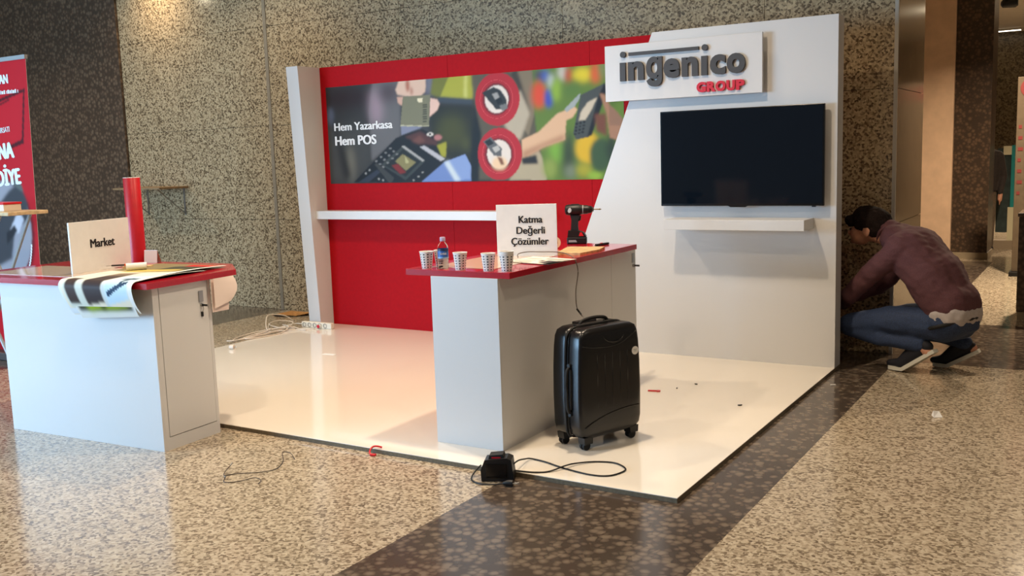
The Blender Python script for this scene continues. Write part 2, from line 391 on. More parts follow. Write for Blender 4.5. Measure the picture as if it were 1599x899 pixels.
for z0, z1 in zip(zs[:-1], zs[1:]):
    MB().box(.226,.244,WY+.022,2.02,z0+.002,z1-.002).build('marble_slab', BROWN_M, wall_back)
struct(MB().box(-6.268,-6.222,WY-.004,WY+.019,0,4.05).build('trim_1', grainy('joint_strip', (134,118,94), .05, 20, .5)))
struct(MB().box(.228,.254,WY-.008,WY+.016,0,4.05).build('trim_2', TRIMP))
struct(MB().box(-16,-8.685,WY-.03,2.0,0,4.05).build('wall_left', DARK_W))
# far hall on the right
struct(MB().box(-4,9,18.3,18.6,0,4.05).build('wall_far', granite('far_granite', [(.2,(72,62,46)),(.5,(112,98,74)),(.8,(130,114,88))], 30, .3)))
pl = thing('granite_pillar', 'dark brown granite pillar far behind the crouching man', 'pillar', (0,7.7,0))
MB().box(-.86,.22,0,.6,.09,4.05).build('shaft', blob_granite('far_dark_granite', (98,78,60), (82,64,50), (64,51,40), 24, .35), pl); MB().box(-.88,.235,-.02,.62,0,.09).build('skirting', SKIRT, pl)
pp = thing('pale_pilaster', 'tall pale beige pilaster right of the granite wall end', 'pilaster', (0,7.62,0))
MB().box(-.86,-.235,-.04,.055,.1,4.05,.004).build('shaft', PALE, pp); MB().box(-.87,-.23,-.05,.055,0,.1).build('skirting', SKIRT, pp)
bl = thing('granite_block', 'low dark granite block cut off at right edge', 'block', (.955,2.8,0))
MB().box(0,1.2,0,.5,.06,.93,.006).build('shaft', DARK_W, bl); MB().box(-.01,1.21,-.01,.51,.93,.965,.004).build('cap', DARK_W, bl); MB().box(.01,1.19,.01,.49,0,.06).build('plinth', SKIRT, bl)
DIMRED = mat('dull_red', (116,44,42), .6)
pn = thing('information_panel', 'tall brownish panel with red marks at far right edge', 'panel', (.70,6.0,0))
MB().box(-.04,.42,0,.03,.05,2.35,.004).build('board', grainy('panel_board', (92,78,60), .06, 12, .6), pn); MB().box(-.06,.44,-.12,.15,0,.05,.004).build('foot', BLACK, pn)
for k in range(7): MB().box(-.015,.02+.01*(k%3),-.003,0,1.75-k*.13,1.79-k*.13).build('red_mark', DIMRED, pn)
MB().lathe([(.0,-.004),(.11,-.004),(.11,0),(0,0)], 24, (.10,0,2.22), 'y', False).build('red_emblem', DIMRED, pn)
ts = thing('teal_display_stand', 'teal framed display stand with white base behind the dark pillar', 'stand', (.17,9.3,0))
MB().box(0,.30,0,.04,.24,1.50).build('back_board', grainy('dark_glass', (62,72,70), .1, 10, .2), ts)
TEAL = mat('teal_paint', (28,140,138), .5); CREAM = mat('cream_panel', (216,206,170), .5)
MB().box(.19,.34,-.03,0,.62,1.54).build('side_rail', TEAL, ts); MB().box(.08,.19,-.03,0,1.40,1.53).build('top_panel', CREAM, ts); MB().box(.16,.32,-.03,0,.12,.62).build('lower_panel', CREAM, ts)
MB().box(-.06,.42,-.12,.2,0,.12).build('base', mat('stand_base', (150,132,108), .6), ts)
lt = thing('linear_ceiling_lamp', 'bright thin linear lamp on the far ceiling', 'lamp', (-.70,17.6,4.02))
MB().box(-.3,.5,-.05,.05,-.01,.03).build('housing', TRIMP, lt); MB().box(-.29,.49,-.045,.045,-.02,-.01).build('diffuser', mat('lamp_glow', (255,246,225), .5, emit=(255,244,220), estr=6), lt)
sl = thing('ceiling_spotlight', 'small black spotlight on the far ceiling at top right', 'lamp', (.05,11.6,3.98))
MB().lathe([(.06,-.03),(.06,0)], 20).build('mount', BLACK, sl); MB().lathe([(.03,-.12),(.07,-.09),(.08,.10),(.05,.14)], 20, (0,0,-.10), 'x').build('housing', BLACK, sl, 40)

# ceiling downlights of the hall (some set from reflections in the polished granite)
def downlight(i, x, y, power, r=.09, spread=2.4, col=(1.0,.80,.58)):
    t = thing('ceiling_downlight', 'round warm recessed downlight in the hall ceiling', 'lamp', (x,y,4.05), 0, 'recessed ceiling downlights of the hall')
    MB().lathe([(r,-.012),(r+.03,-.012),(r+.03,0),(r,0)], 28, caps=False).build('rim', TRIMP, t)
    MB().lathe([(r,-.004),(r*.92,-.03),(r*.7,-.052),(r*.35,-.066),(.001,-.07)], 24, caps=False).build('diffuser', DGLOW, t, True)
    l = area('downlight_beam', (x,y,3.97), (x,y,0), r*2, r*2, power, col, 'DISK', spread); return t
DGLOW = mat('downlight_glow', (255,240,210), .5, emit=(255,236,200), estr=22)
DL = [(-7.3,-10.0,30),(-4.9,-9.6,30),(-3.2,-8.35,40),(-5.82,-5.6,60),(-3.5,-2.1,120),(-1.0,-2.3,130),(-2.2,-4.2,70),(.6,-4.2,46),(2.2,-2.0,26),(-7.9,.40,34),(-5.9,-.3,34),(-1.3,-.5,14),(1.2,4.6,560),(1.6,12.5,560),(-9.8,-1.6,90)]  # the two strongest are added to brighten the far hall and pilaster
for i, (x,y,p) in enumerate(DL): downlight(i+1, x, y, p*.47)

# ============================================================ THE BOOTH
HP = .026
pf = thing('booth_platform', 'glossy white raised booth floor with raw board edges', 'platform', (0,0,0))
MB().box(-5.057,0,-3.015,.16,0,HP-.003).build('base_board', EDGE, pf); MB().box(-5.057,0,-3.015,.16,HP-.003,HP).build('laminate_top', PLAT, pf)
T = HP+2.5
ww = thing('white_booth_wall', 'white booth back wall panel with slanted left edge', 'wall panel', (0,0,HP))
MB().prism([(0,0),(-2.376,0),(-1.392,2.5),(0,2.5)], 0, .12).build('panel', WHITE, ww)
MB().box(-.05,0,.12,.163,0,2.5).build('end_return', WHITE, ww)
rw = thing('red_booth_wall', 'bright red booth back wall of joined panels', 'wall panel', (0,0,HP))
for a, b in ((-4.91,-3.406),(-3.404,-2.0),(-1.998,-.06)):
    MB().box(a,b,.136,.17,0,2.5,.0008).build('red_panel', REDW, rw)
for x in (-4.6,-3.4,-2.0,-.6): MB().box(x-.03,x+.03,.17,.21,0,2.45).build('batten', EDGE, rw)
co = thing('white_booth_column', 'white booth side column with sloping front at left end', 'column', (-4.984,0,HP))
v = [(x,y,z) for x in (-.073,.073) for (y,z) in ((-.05,0),(.17,0),(.17,2.5),(-.165,2.5))]
MB().add(v, [(0,1,2,3),(7,6,5,4),(0,4,5,1),(1,5,6,2),(2,6,7,3),(3,7,4,0)]).build('column_shell', WHITE, co)
sh = thing('red_wall_shelf', 'long white floating shelf on the red wall', 'shelf', (0,0,0))
MB().box(-4.909,-2.42,-.03,.135,1.079,1.157,.002).build('shelf_board', WHITE, sh); MB().box(-4.88,-2.45,.112,.135,1.05,1.079).build('wall_cleat', REDW, sh)
sh = thing('tv_shelf', 'short white floating shelf under the television', 'shelf', (0,0,0))
MB().box(-1.205,-.158,-.26,0,1.039,1.115,.002).build('shelf_board', WHITE, sh); MB().box(-1.18,-.19,-.02,0,1.02,1.039).build('wall_cleat', WHITE, sh)
# poster on the red wall
po = thing('wall_poster', 'wide glossy picture poster of card payments on red wall', 'poster', (0,0,0))
img = raster(500,150,(50,48,46),POSTER)
PX0,PX1,PZ0,PZ1 = -4.842,-1.70,1.413,2.333
print_grid('picture', img, lambda u,q: (PX0+u*(PX1-PX0), .132, PZ0+q*(PZ1-PZ0)), PRINT, po, False)
MB().box(PX0,PX1,.1323,.1358,PZ0,PZ1).build('backing', PAPERW, po)
TXW = mat('print_white', (226,224,222), .5)
text('headline', 'Hem Yazarkasa', .105, TXW, po, (-4.763,.131,1.918), bold=.0042, sx=1.09)
text('headline', 'Hem POS', .123, TXW, po, (-4.76,.131,1.780), bold=.0062, sx=1.03)
# logo sign
sg = thing('logo_sign', 'white sign board with raised charcoal and red logo letters', 'sign', (0,0,0))
MB().box(-1.76,-.513,-.072,-.045,2.02,2.445,.0015).build('board', WHITE, sg)
for x in (-1.3,-.9,-.6): MB().lathe([(.02,-.045),(.02,0)], 16, (x,0,2.25), 'y').build('standoff', STEEL, sg)
def fitted(name, body, x0, x1, zb, zt, m, ext=.012, off=.0):
    o = text(name, body, 1.0, m, sg, (0,0,0), ext=0, off=0); bb = np.array([c[:] for c in o.bound_box]); bpy.data.objects.remove(o, do_unlink=True)
    ref = 'x' if body.islower() or body[0] in 'ın' else body
    o = text(name, ref, 1.0, m, sg, (0,0,0), ext=0); rb = np.array([c[:] for c in o.bound_box]); bpy.data.objects.remove(o, do_unlink=True)
    size = (zt-zb-2*off)/(rb[:,1].max()); wdt = (bb[:,0].max()-bb[:,0].min())*size
    sx = (x1-x0)/(wdt+2*off)
    return text(name, body, size, m, sg, (x0-bb[:,0].min()*size*sx+off,-.072-ext,zb+off), ext=ext, off=off, sx=sx)
LOGO = [('ı',-1.622,-1.576),('n',-1.553,-1.422),('ɡ',-1.405,-1.275),('e',-1.262,-1.135),('n',-1.116,-.989),('ı',-.963,-.916),('c',-.896,-.779),('o',-.770,-.633)]
for ch, a, b in LOGO: fitted('logo_letter', ch, a, b, 2.169, 2.309, LETTER, .012, .011 if ch != 'ı' else .008)
MB().box(-1.548,-.985,-.096,-.072,2.357,2.381).build('logo_bar', LETTER, sg)
for x in (-1.597,-.937): MB().lathe([(.023,-.096),(.023,-.072)], 20, (x,0,2.369), 'y').build('logo_dot', LETTER, sg)
for ch, a, b in (('G',-1.002,-.929),('R',-.922,-.860),('O',-.856,-.780),('U',-.774,-.709),('P',-.700,-.637)): fitted('logo_letter', ch, a, b, 2.047, 2.122, LETRED, .010, .0055)
# television
tv = thing('television', 'large black flat television switched off on white wall', 'television', (0,0,0))
MB().box(-1.302,-.070,-.075,-.045,1.205,1.920,.004).build('frame', BLACKG, tv)
scr = mat('screen_glass', (8,17,27), .08, spec=.4); MB().box(-1.292,-.080,-.0775,-.074,1.222,1.911).build('screen', scr, tv)
MB().box(-1.1,-.27,-.045,-.012,1.28,1.8,.01).build('rear_housing', BLACK, tv); MB().box(-.85,-.5,-.013,0,1.4,1.7).build('wall_bracket', STEEL, tv)
MB().prism([(-.77,1.207),(-.62,1.207),(-.64,1.196),(-.75,1.196)], -.076, -.05).build('logo_lip', BLACKG, tv); MB().box(-.155,-.13,-.07,-.05,1.197,1.206).build('sensor', BLACK, tv)

# ============================================================ COUNTERS
def panel_box(root, w, d, h, mats):      # carcass of separate boards
    t = .018
    MB().box(-w,-.0,0,t,0,h,.0008).build('front_panel', WHITE, root)
    MB().box(-w,-w+t,t,d,0,h).build('side_panel', WHITE, root); 
    MB().box(-w+t,-t,d-t,d,0,h).build('back_panel', WHITE, root); MB().box(-w+t,-t,t,d-t,.06,.078).build('bottom_shelf', WHITE, root)
def lock(parent, x, y, z, nx=1):
    MB().box(x,x+.006,y-.022,y+.012,z-.01,z+.055,.001).build('lock_plate', STEEL, parent)
    c = MB().lathe([(.010,x),(.010,x+.012)], 14, (0,y-.004,z-.03), 'x').build('lock_cylinder', STEEL, parent)
    return MB().box(x+.012,x+.05,y-.006,y-.003,z-.036,z-.024).build('key', BLACK, parent)
# left desk: local frame at its right front foot
dk = thing('reception_desk', 'white desk with red top and Market board on it', 'desk', (-2.93,-3.535,0), .0635)
W_, D_, H_ = 1.345,.443,.953
panel_box(dk, W_, D_, H_, None)
MB().box(-.018,0,.018,D_,0,.075).build('plinth', WHITE, dk); MB().box(-.018,0,.018,.045,.075,H_).build('stile', WHITE, dk); MB().box(-.018,0,D_-.022,D_,.075,H_).build('stile', WHITE, dk)
dr = MB().box(-.016,.002,.048,D_-.025,.079,H_-.004,.001).build('door', WHITE, dk); lock(dr, .002, .365, .835)
MB().box(-.004,.012,.355,.367,.735,.765,.002).build('key_fob', BLACK, dr); MB().tube(catmull([(.014,.361,.80),(.02,.361,.785),(.012,.361,.765)],4),.0025,6).build('key_ring', STEEL, dr)
MB().prismz([(-1.68,-.06),(.03,-.06),(.03,.64),(-.24,.89),(-1.68,.89)],H_,H_+.034).build('desk_top', REDT, dk)
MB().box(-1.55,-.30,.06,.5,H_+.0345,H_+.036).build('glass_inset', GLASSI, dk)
DT = H_+.036
# middle counter
ct = thing('display_counter', 'white counter with red top in middle of the platform', 'counter', (-1.116,-2.752,HP))
w2,d2,h2 = .441,1.39,.952; t = .018
MB().box(-w2,0,0,t,0,h2,.0008).build('front_panel', WHITE, ct); MB().box(-t,0,t,d2,0,h2,.0008).build('side_panel', WHITE, ct); MB().box(-w2,-w2+t,t,d2,0,h2).build('side_panel', WHITE, ct)
MB().box(-w2+t,-t,t,d2,.06,.078).build('bottom_shelf', WHITE, ct)
dr = MB().box(-.018,0,d2+.003,d2+.385,.02,h2-.004,.0008).build('door', WHITE, ct); lock(dr, 0, d2+.345, .86)
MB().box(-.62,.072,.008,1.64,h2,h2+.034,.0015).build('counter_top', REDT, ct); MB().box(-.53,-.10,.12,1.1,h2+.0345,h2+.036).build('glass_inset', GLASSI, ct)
CT = HP+h2+.0345
# ============================================================ THINGS ON THE COUNTER
cupm = mat('paper_cup', (232,228,224), .55)
N, L, b = nodes(cupm)
tc = N.new('ShaderNodeTexCoord'); se = N.new('ShaderNodeSeparateXYZ'); L.new(tc.outputs['Object'], se.inputs[0])
def mth(op, a, b_=None, c=None):
    n = N.new('ShaderNodeMath'); n.operation = op
    for i, x in enumerate((a,b_,c)):
        if x is None: continue
        if isinstance(x,(int,float)): n.inputs[i].default_value = x
        else: L.new(x, n.inputs[i])
    return n.outputs[0]
ang = mth('ARCTAN2', se.outputs[1], se.outputs[0]); fa = mth('SUBTRACT', mth('FRACT', mth('MULTIPLY', ang, 10/(2*PI))), .5)
fz = mth('SUBTRACT', mth('FRACT', mth('MULTIPLY', se.outputs[2], 1/.0145)), .5)
d_ = mth('ADD', mth('POWER', mth('ABSOLUTE', mth('DIVIDE', fa, .24)), 2), mth('POWER', mth('ABSOLUTE', mth('DIVIDE', fz, .25)), 2))
rad = mth('SQRT', mth('ADD', mth('MULTIPLY', se.outputs[0], se.outputs[0]), mth('MULTIPLY', se.outputs[1], se.outputs[1])))
msk = mth('MULTIPLY', mth('LESS_THAN', d_, 1.0), mth('LESS_THAN', se.outputs[2], .083))
out_ = mth('GREATER_THAN', rad, mth('MULTIPLY_ADD', se.outputs[2], .1222, .0272)); msk = mth('MULTIPLY', msk, out_)
rp = ramp(N, [(0,(232,228,224)),(1,(34,38,52))]); L.new(msk, rp.inputs['Fac']); L.new(rp.outputs['Color'], b.inputs['Base Color'])
def cup(loc, rz, label, group='dotted paper cups on the counter'):
    t = thing('paper_cup', label, 'cup', loc, rz, group)
    MB().lathe([(.026,.004),(.028,0),(.0395,.094),(.0380,.094),(.0268,.006),(.001,.006)], 36, caps=False).build('wall', cupm, t, 40)
    MB().tube([(.0395*math.cos(2*PI*k/28),.0395*math.sin(2*PI*k/28),.0945) for k in range(28)], .0019, 6, True).build('rolled_rim', PAPERW, t, True)
    return t
cup((-1.628,-2.685,CT), .2, 'dotted paper cup nearest the left front corner of counter')
cup((-1.590,-2.600,CT), .9, 'dotted paper cup half hidden behind the water bottle')
cup((-1.395,-2.690,CT), .5, 'dotted paper cup just right of the water bottle')
cup((-1.210,-2.690,CT), 1.1, 'dotted paper cup second from the right on counter')
cup((-1.098,-2.682,CT), .1, 'lower cup of the stacked pair at the right corner')
cup((-1.098,-2.682,CT+.0125), .6, 'upper cup of the stacked pair at the right corner')
bt = thing('water_bottle', 'small clear water bottle with blue label among the cups', 'bottle', (-1.522,-2.672,CT))
PET = mat('clear_plastic', (240,244,250), .04, trans=1, ior=1.12)
MB().lathe([(.001,.004),(.026,.0),(.030,.006),(.030,.03),(.0285,.036),(.030,.042),(.030,.118),(.027,.130),(.016,.146),(.0125,.152),(.0125,.160)], 32).build('body', PET, bt, 50)
lab = MB().lathe([(.0306,.058),(.0306,.112)], 32, caps=False).build('label', grainy('label_blue', (54,104,176), .25, 40, .4), bt, True)
MB().lathe([(.0309,.100),(.0309,.1125)], 32, caps=False).build('label_band', mat('label_navy', (40,56,92), .4), lab, True); MB().lathe([(.0309,.058),(.0309,.066)], 32, caps=False).build('label_band', mat('label_sky', (150,190,220), .4), lab, True)
va = math.atan2(-7.11+2.67,1.667+1.522)
text('label_word', 'Erikli', .017, TXW, lab, (-.0315*math.sin(-va-PI/2)*0+.0318*math.cos(va)-.012*math.sin(-va)*-1*0-.016*math.cos(va+PI/2),.0318*math.sin(va)-.016*math.sin(va+PI/2),.080), rot=(PI/2,0,va+PI/2), ext=.0002, off=.0004)
MB().lathe([(.0155,.154),(.0155,.174),(.013,.177)], 24).build('cap', mat('cap_lilac', (176,160,190), .4), bt, 50)
def sign_board(label, loc, rz, w_, h_, lines, size, sx):
    s_ = thing('title_board', label, 'sign', loc, rz)
    MB().box(0,w_,0,.012,0,h_,.0008).build('board', BOARDW, s_)
    for body, x, z in lines: text('lettering', body, size, INK, s_, (x,-.0008,z), bold=size*.032, sx=sx, align='CENTER')
    MB().add([(w_*.3,.012,0),(w_*.7,.012,0),(w_*.5,.012,h_*.7),(w_*.5,.085,0)], [(0,1,2),(0,3,1),(1,3,2),(0,2,3)]).build('back_strut', BOARDE, s_)
    return s_
sign_board('white board reading Katma Değerli Çözümler on the counter', (-1.563,-2.04,CT), .36, .375, .318, [('Katma',.212,.205),('Değerli',.212,.138),('Çözümler',.205,.071)], .062, .93)
# printed sheet under the board
img = raster(60,40,(228,218,204),[('p',[(20,60),(480,60),(480,140),(20,140)],(120,112,104),.6),('p',[(30,250),(420,250),(420,300),(30,300)],(90,84,78),.5),('p',[(30,400),(420,400),(420,440),(30,440)],(140,130,122),.5),('p',[(640,120),(960,120),(960,560),(640,560)],(62,58,60),.5),('p',[(500,350),(600,350),(600,520),(500,520)],(60,56,54),.5),('p',[(450,700),(980,700),(980,800),(450,800)],(40,36,36),.8),('p',[(40,640),(420,640),(420,720),(40,720)],(170,150,140),.8)])
ps = thing('printed_sheet', 'curled printed sheet in front of the Katma board', 'paper', (-1.33,-2.31,CT), -.12)
print_grid('page', img, lambda u,q: (u*.34,q*.26-.03*u,.005+.012*max(0,u-.8)*5*(1-q)+.004*q), PRINTM, ps); MB().box(.02,.30,.0,.22,0,.0015).build('under_page', PAPERW, ps)
pk = thing('wood_offcut', 'pale flat wood offcut at the counter edge', 'wood', (0,0,CT))
MB().prismz([(-1.24,-1.87),(-1.085,-1.855),(-1.07,-1.62),(-1.12,-1.44),(-1.36,-1.50)], 0, .014).build('board', PINE, pk); MB().prismz([(-1.237,-1.866),(-1.088,-1.852),(-1.074,-1.62),(-1.122,-1.445),(-1.355,-1.503)], .014,.0145).build('veneer', WOOD, pk)
tp = thing('tape_roll', 'beige tape roll standing behind the Katma board', 'tape', (-1.455,-1.50,CT+.038), .5)
TAPE = mat('tape_beige', (212,186,150), .4)
MB().lathe([(.020,-.012),(.038,-.012),(.038,.012),(.020,.012),(.020,-.012)], 32, axis='y', caps=False).build('tape', TAPE, tp, 40); MB().lathe([(.018,-.0125),(.020,-.0125),(.020,.0125),(.018,.0125),(.018,-.0125)], 32, axis='y', caps=False).build('core', CARD, tp, 40)
kn = thing('utility_knife', 'black utility knife lying near the counter back end', 'knife', (-1.24,-1.235,CT), 1.45)
MB().box(-.075,.07,-.011,.011,0,.014,.003).build('handle', BLACK, kn); MB().prism([(-.1,.004),(-.075,.004),(-.075,.012),(-.092,.012)],-.001,.001).build('blade', STEEL, kn); MB().box(-.02,.0,-.006,.006,.014,.018).build('slider', REDP, kn); MB().lathe([(.004,.0141),(.004,.0155)], 12, (-.05,0,0)).build('screw', STEEL, kn); MB().lathe([(.004,.0141),(.004,.0155)], 12, (-.032,0,0)).build('screw', STEEL, kn)
# cordless drill, pointing right
dl = thing('cordless_drill', 'black cordless drill standing on its battery on counter', 'drill', (-1.47,-1.165,CT), .40); dl.scale = (1.04,1.04,1.10)
bat = MB(); bat.box(-.062,.068,-.036,.036,0,.042,.006); bat = bat.build('battery', BLACK, dl)
MB().prism([(-.058,.042),(.045,.042),(.066,.046),(.05,.070),(.010,.084),(-.052,.084)],-.031,.031).build('battery_base', BLACK, dl)
MB().prism([(.018,.050),(.050,.050),(.038,.072),(.026,.074)],-.0325,-.031).build('red_patch', REDP, dl); MB().prism([(-.05,.012),(.006,.012),(-.002,.026),(-.05,.026)],-.0372,-.036).build('battery_label', GREYP, bat)
hb = [(-.036,.082),(.014,.082),(.012,.118),(.016,.150),(.030,.176),(-.038,.180),(-.030,.150)]
MB().prism(hb,-.018,.018).build('handle', RUBBER, dl)
MB().lathe([(.018,-.072),(.030,-.066),(.034,-.045),(.034,.022),(.031,.030),(.028,.048),(.027,.078)], 26, (0,0,.212), 'x').build('motor_housing', BLACK, dl, 45)
MB().lathe([(.0285,.040),(.0285,.050)], 26, (0,0,.212), 'x').build('torque_ring', GREYP, dl, 45)
MB().lathe([(.024,.078),(.022,.100),(.014,.108),(.013,.116)], 22, (0,0,.212), 'x').build('chuck', BLACK, dl, 45); MB().lathe([(.016,.1085),(.012,.114)], 22, (0,0,.212), 'x').build('chuck_ring', STEEL, dl, 45)
MB().lathe([(.0035,.112),(.0035,.150),(.005,.152),(.005,.158),(.001,.168)], 12, (0,0,.212), 'x').build('screw_bit', BRASS, dl)
MB().prism([(.014,.140),(.030,.146),(.034,.172),(.022,.176)],-.010,.010).build('trigger', RUBBER, dl)
MB().prism([(-.052,.206),(-.044,.194),(-.030,.200),(-.026,.214),(-.034,.228),(-.046,.222)],-.0355,-.0335).build('maker_badge', mat('badge_silver', (196,198,198), .4), dl); MB().box(-.03,.02,-.012,.012,.243,.248,.002).build('top_ridge', RUBBER, dl)
# loose cable from the counter
wr = thing('loose_cable', 'thin dark cable hanging over the counter side', 'cable', (0,0,0))
pth = catmull([(-1.36,-2.13,CT+.010),(-1.40,-2.06,CT+.022),(-1.37,-2.01,CT+.03),(-1.29,-1.985,CT+.03),(-1.17,-1.945,CT+.026),(-1.07,-1.985,CT+.006),(-1.040,-2.0,.995),(-1.036,-1.98,.925),(-1.04,-2.006,.813),(-1.04,-1.996,.714),(-1.035,-1.945,.655)], 8)
MB().tube(pth,.0028,8).build('cord', grainy('grey_cord',(96,84,72),.05,30,.5), wr, True)
MB().tube([(-1.04,-1.996,.705),(-1.0365,-1.955,.668)],.006,10).build('connector', BLACK, wr, True); MB().tube([(-1.0365,-1.955,.668),(-1.033,-1.93,.645)],.0035,8).build('plug_tip', STEEL, wr, True)
# ============================================================ THINGS ON THE DESK
def onDesk(x,y,z): a=.0635; return (-2.93+x*math.cos(a)-y*math.sin(a), -3.535+x*math.sin(a)+y*math.cos(a), z)
sign_board('white board reading Market on the red desk top', (-3.79,-3.43,DT), PI/2+.18, .505, .318, [('Market',.262,.150)], .076, .95)
tb = thing('red_tube', 'upright red cardboard tube standing on desk', 'tube', (-4.005,-2.785,H_+.0345))
MB().lathe([(.052,0),(.055,.002),(.055,.574),(.053,.576),(.050,.576),(.050,.005)], 36, caps=True).build('tube_wall', grainy('red_card',(178,16,30),.03,20,.4), tb, 50); MB().tube([(.0525*math.cos(2*PI*k/32),.0525*math.sin(2*PI*k/32),.5765) for k in range(32)],.002,6,True).build('paper_rim', PAPERW, tb, True)
def drape(u, q, x0, x1, skew, ytop, hang, rad, dz=0., curl=.9, off=0.):
    # sheet lying on the desk, rolling over the front edge, hanging and curling
    Lflat = ytop+.055; Larc = rad*PI/2; s = q*(Lflat+Larc+hang); x = x0+(x1-x0)*u+skew*(1-s/(Lflat+Larc+hang))
    zt = H_+.038+dz
    if s < Lflat: return onDesk(x, ytop-s, zt+.012*math.sin(PI*s/Lflat)*u)
    s -= Lflat
    if s < Larc: t = s/rad; return onDesk(x, -.055-off-rad*math.sin(t), zt-rad*(1-math.cos(t)))
    s -= Larc; k = s/hang
    return onDesk(x+.05*(1-u)*k, -.055-off-rad+.05*curl*k*k, zt-rad-s*(1-.12*k)-.03*(1-u)*k)
img = raster(90,110,(236,228,206),[('p',[(0,0),(1000,0),(1000,420),(560,480),(0,400)],(128,116,84),2),('p',[(560,30),(1000,30),(1000,140),(620,160)],(190,24,30),1),('p',[(500,140),(960,120),(960,330),(520,380)],(62,64,52),2),('p',[(150,380),(800,300),(900,360),(300,470)],(206,182,92),2.5),
 ('p',[(30,520),(960,420),(960,470),(30,580)],(226,214,186),1),('p',[(60,560),(330,520),(330,960),(60,960)],(214,218,206),.8),('p',[(80,740),(230,740),(230,930),(80,930)],(70,56,52),.7),('p',[(330,600),(590,560),(590,920),(330,940)],(64,54,54),.8),('p',[(330,520),(590,490),(590,600),(330,640)],(120,104,84),2),
 ('p',[(590,560),(640,550),(640,960),(590,960)],(206,214,214),.6),('p',[(640,640),(940,600),(940,900),(640,940)],(196,222,236),.8),('p',[(660,860),(920,780),(920,810),(660,890)],(44,66,92),.5),('p',[(800,680),(840,680),(850,820),(815,830)],(54,78,100),.5),('p',[(740,700),(900,680),(900,730),(740,740)],(70,94,110),.8),('p',[(0,955),(1000,955),(1000,1000),(0,1000)],(224,232,238),.5),('p',[(955,0),(1000,0),(1000,1000),(955,1000)],(236,236,232),.5),('p',[(0,500),(30,500),(30,1000),(0,1000)],(226,232,236),.5)])
sa = thing('picture_sheet', 'large printed picture sheet draped over the desk front', 'paper', (0,0,0))
print_grid('sheet', img, lambda u,q: drape(u,q,-.64,-.03,-.10,.73,.155,.045,.006), PRINTM, sa)
img = raster(60,80,(228,230,224),[('p',[(40,40),(960,40),(960,940),(40,940)],(70,72,58),1),('p',[(200,700),(800,640),(880,920),(200,940)],(158,184,40),2),('p',[(420,800),(560,780),(520,930),(430,930)],(52,58,44),1.5)])
sb_ = thing('picture_sheet', 'green printed sheet showing below the upper draped sheet', 'paper', (0,0,0))
print_grid('sheet', img, lambda u,q: drape(u,q,-.57,-.05,-.03,.50,.178,.038,.001,.75,0.), PRINTM, sb_)
hs = thing('hanging_sheet', 'plain white sheet hanging from the back corner of desk', 'paper', (0,0,0))
img = raster(12,16,(232,214,204),[])
print_grid('sheet', img, lambda u,q: onDesk(.045+.02*math.sin(q*2.6)*u, .43+.165*u+.03*math.sin(q*PI)*u-.04*q*u, H_+.002-.15*q-.03*(1-u)*q), PRINTM, hs)
img = raster(12,16,(228,206,196),[])
hs = thing('hanging_sheet', 'second white sheet hanging lower behind the desk corner', 'paper', (0,0,0))
print_grid('sheet', img, lambda u,q: onDesk(.030+.012*math.sin(q*2)*u, .42+.145*u-.02*q*u, H_-.002-.20*q), PRINTM, hs)
x,y,z = onDesk(-.52,.36,DT+.012)
mk = thing('paper_roll', 'small white paper roll lying on the picture sheet', 'roll', (x,y,DT+.036), .9)
MB().lathe([(.010,-.06),(.022,-.06),(.022,.06),(.010,.06),(.010,-.06)], 24, axis='x', caps=False).build('roll', PAPERW, mk, 40); MB().lathe([(.009,-.061),(.0105,-.061),(.0105,.061),(.009,.061),(.009,-.061)], 20, axis='x', caps=False).build('core', CARD, mk, 40)
x,y,z = onDesk(-.76,.50,DT)
kn = thing('box_cutter', 'orange and black box cutter beside the Market board', 'knife', (x,y,DT+.016), .75)
MB().box(-.02,.07,-.01,.01,0,.016,.004).build('handle', mat('orange_plastic',(232,92,30),.4), kn); MB().box(-.10,-.02,-.008,.008,.003,.012,.003).build('grip', BLACK, kn); MB().box(-.13,-.10,-.006,.006,.006,.008).build('blade', STEEL, kn)
x,y,z = onDesk(-.70,.53,DT)
wb = thing('wood_block', 'small flat wood piece beside the red tube', 'wood', (x,y,DT), .5)
MB().box(-.09,.09,-.03,.03,0,.016,.001).build('block', PINE, wb); MB().box(-.09,-.088,-.029,.029,.001,.015).build('end_grain', EDGE, wb)
x,y,z = onDesk(-.98,.60,DT)
cd = thing('folded_card', 'small folded pale card standing behind the red tube', 'card', (-3.925,-2.80,H_+.0345), .3)
MB().add([(0,0,0),(.10,0,0),(.10,.012,.085),(0,.012,.085),(.10,.05,0),(0,.05,0)], [(0,1,2,3),(3,2,4,5)]).build('card', mat('card_beige',(206,176,148),.6), cd); MB().box(0,.1,.011,.014,.083,.0855).build('fold', PAPERW, cd)
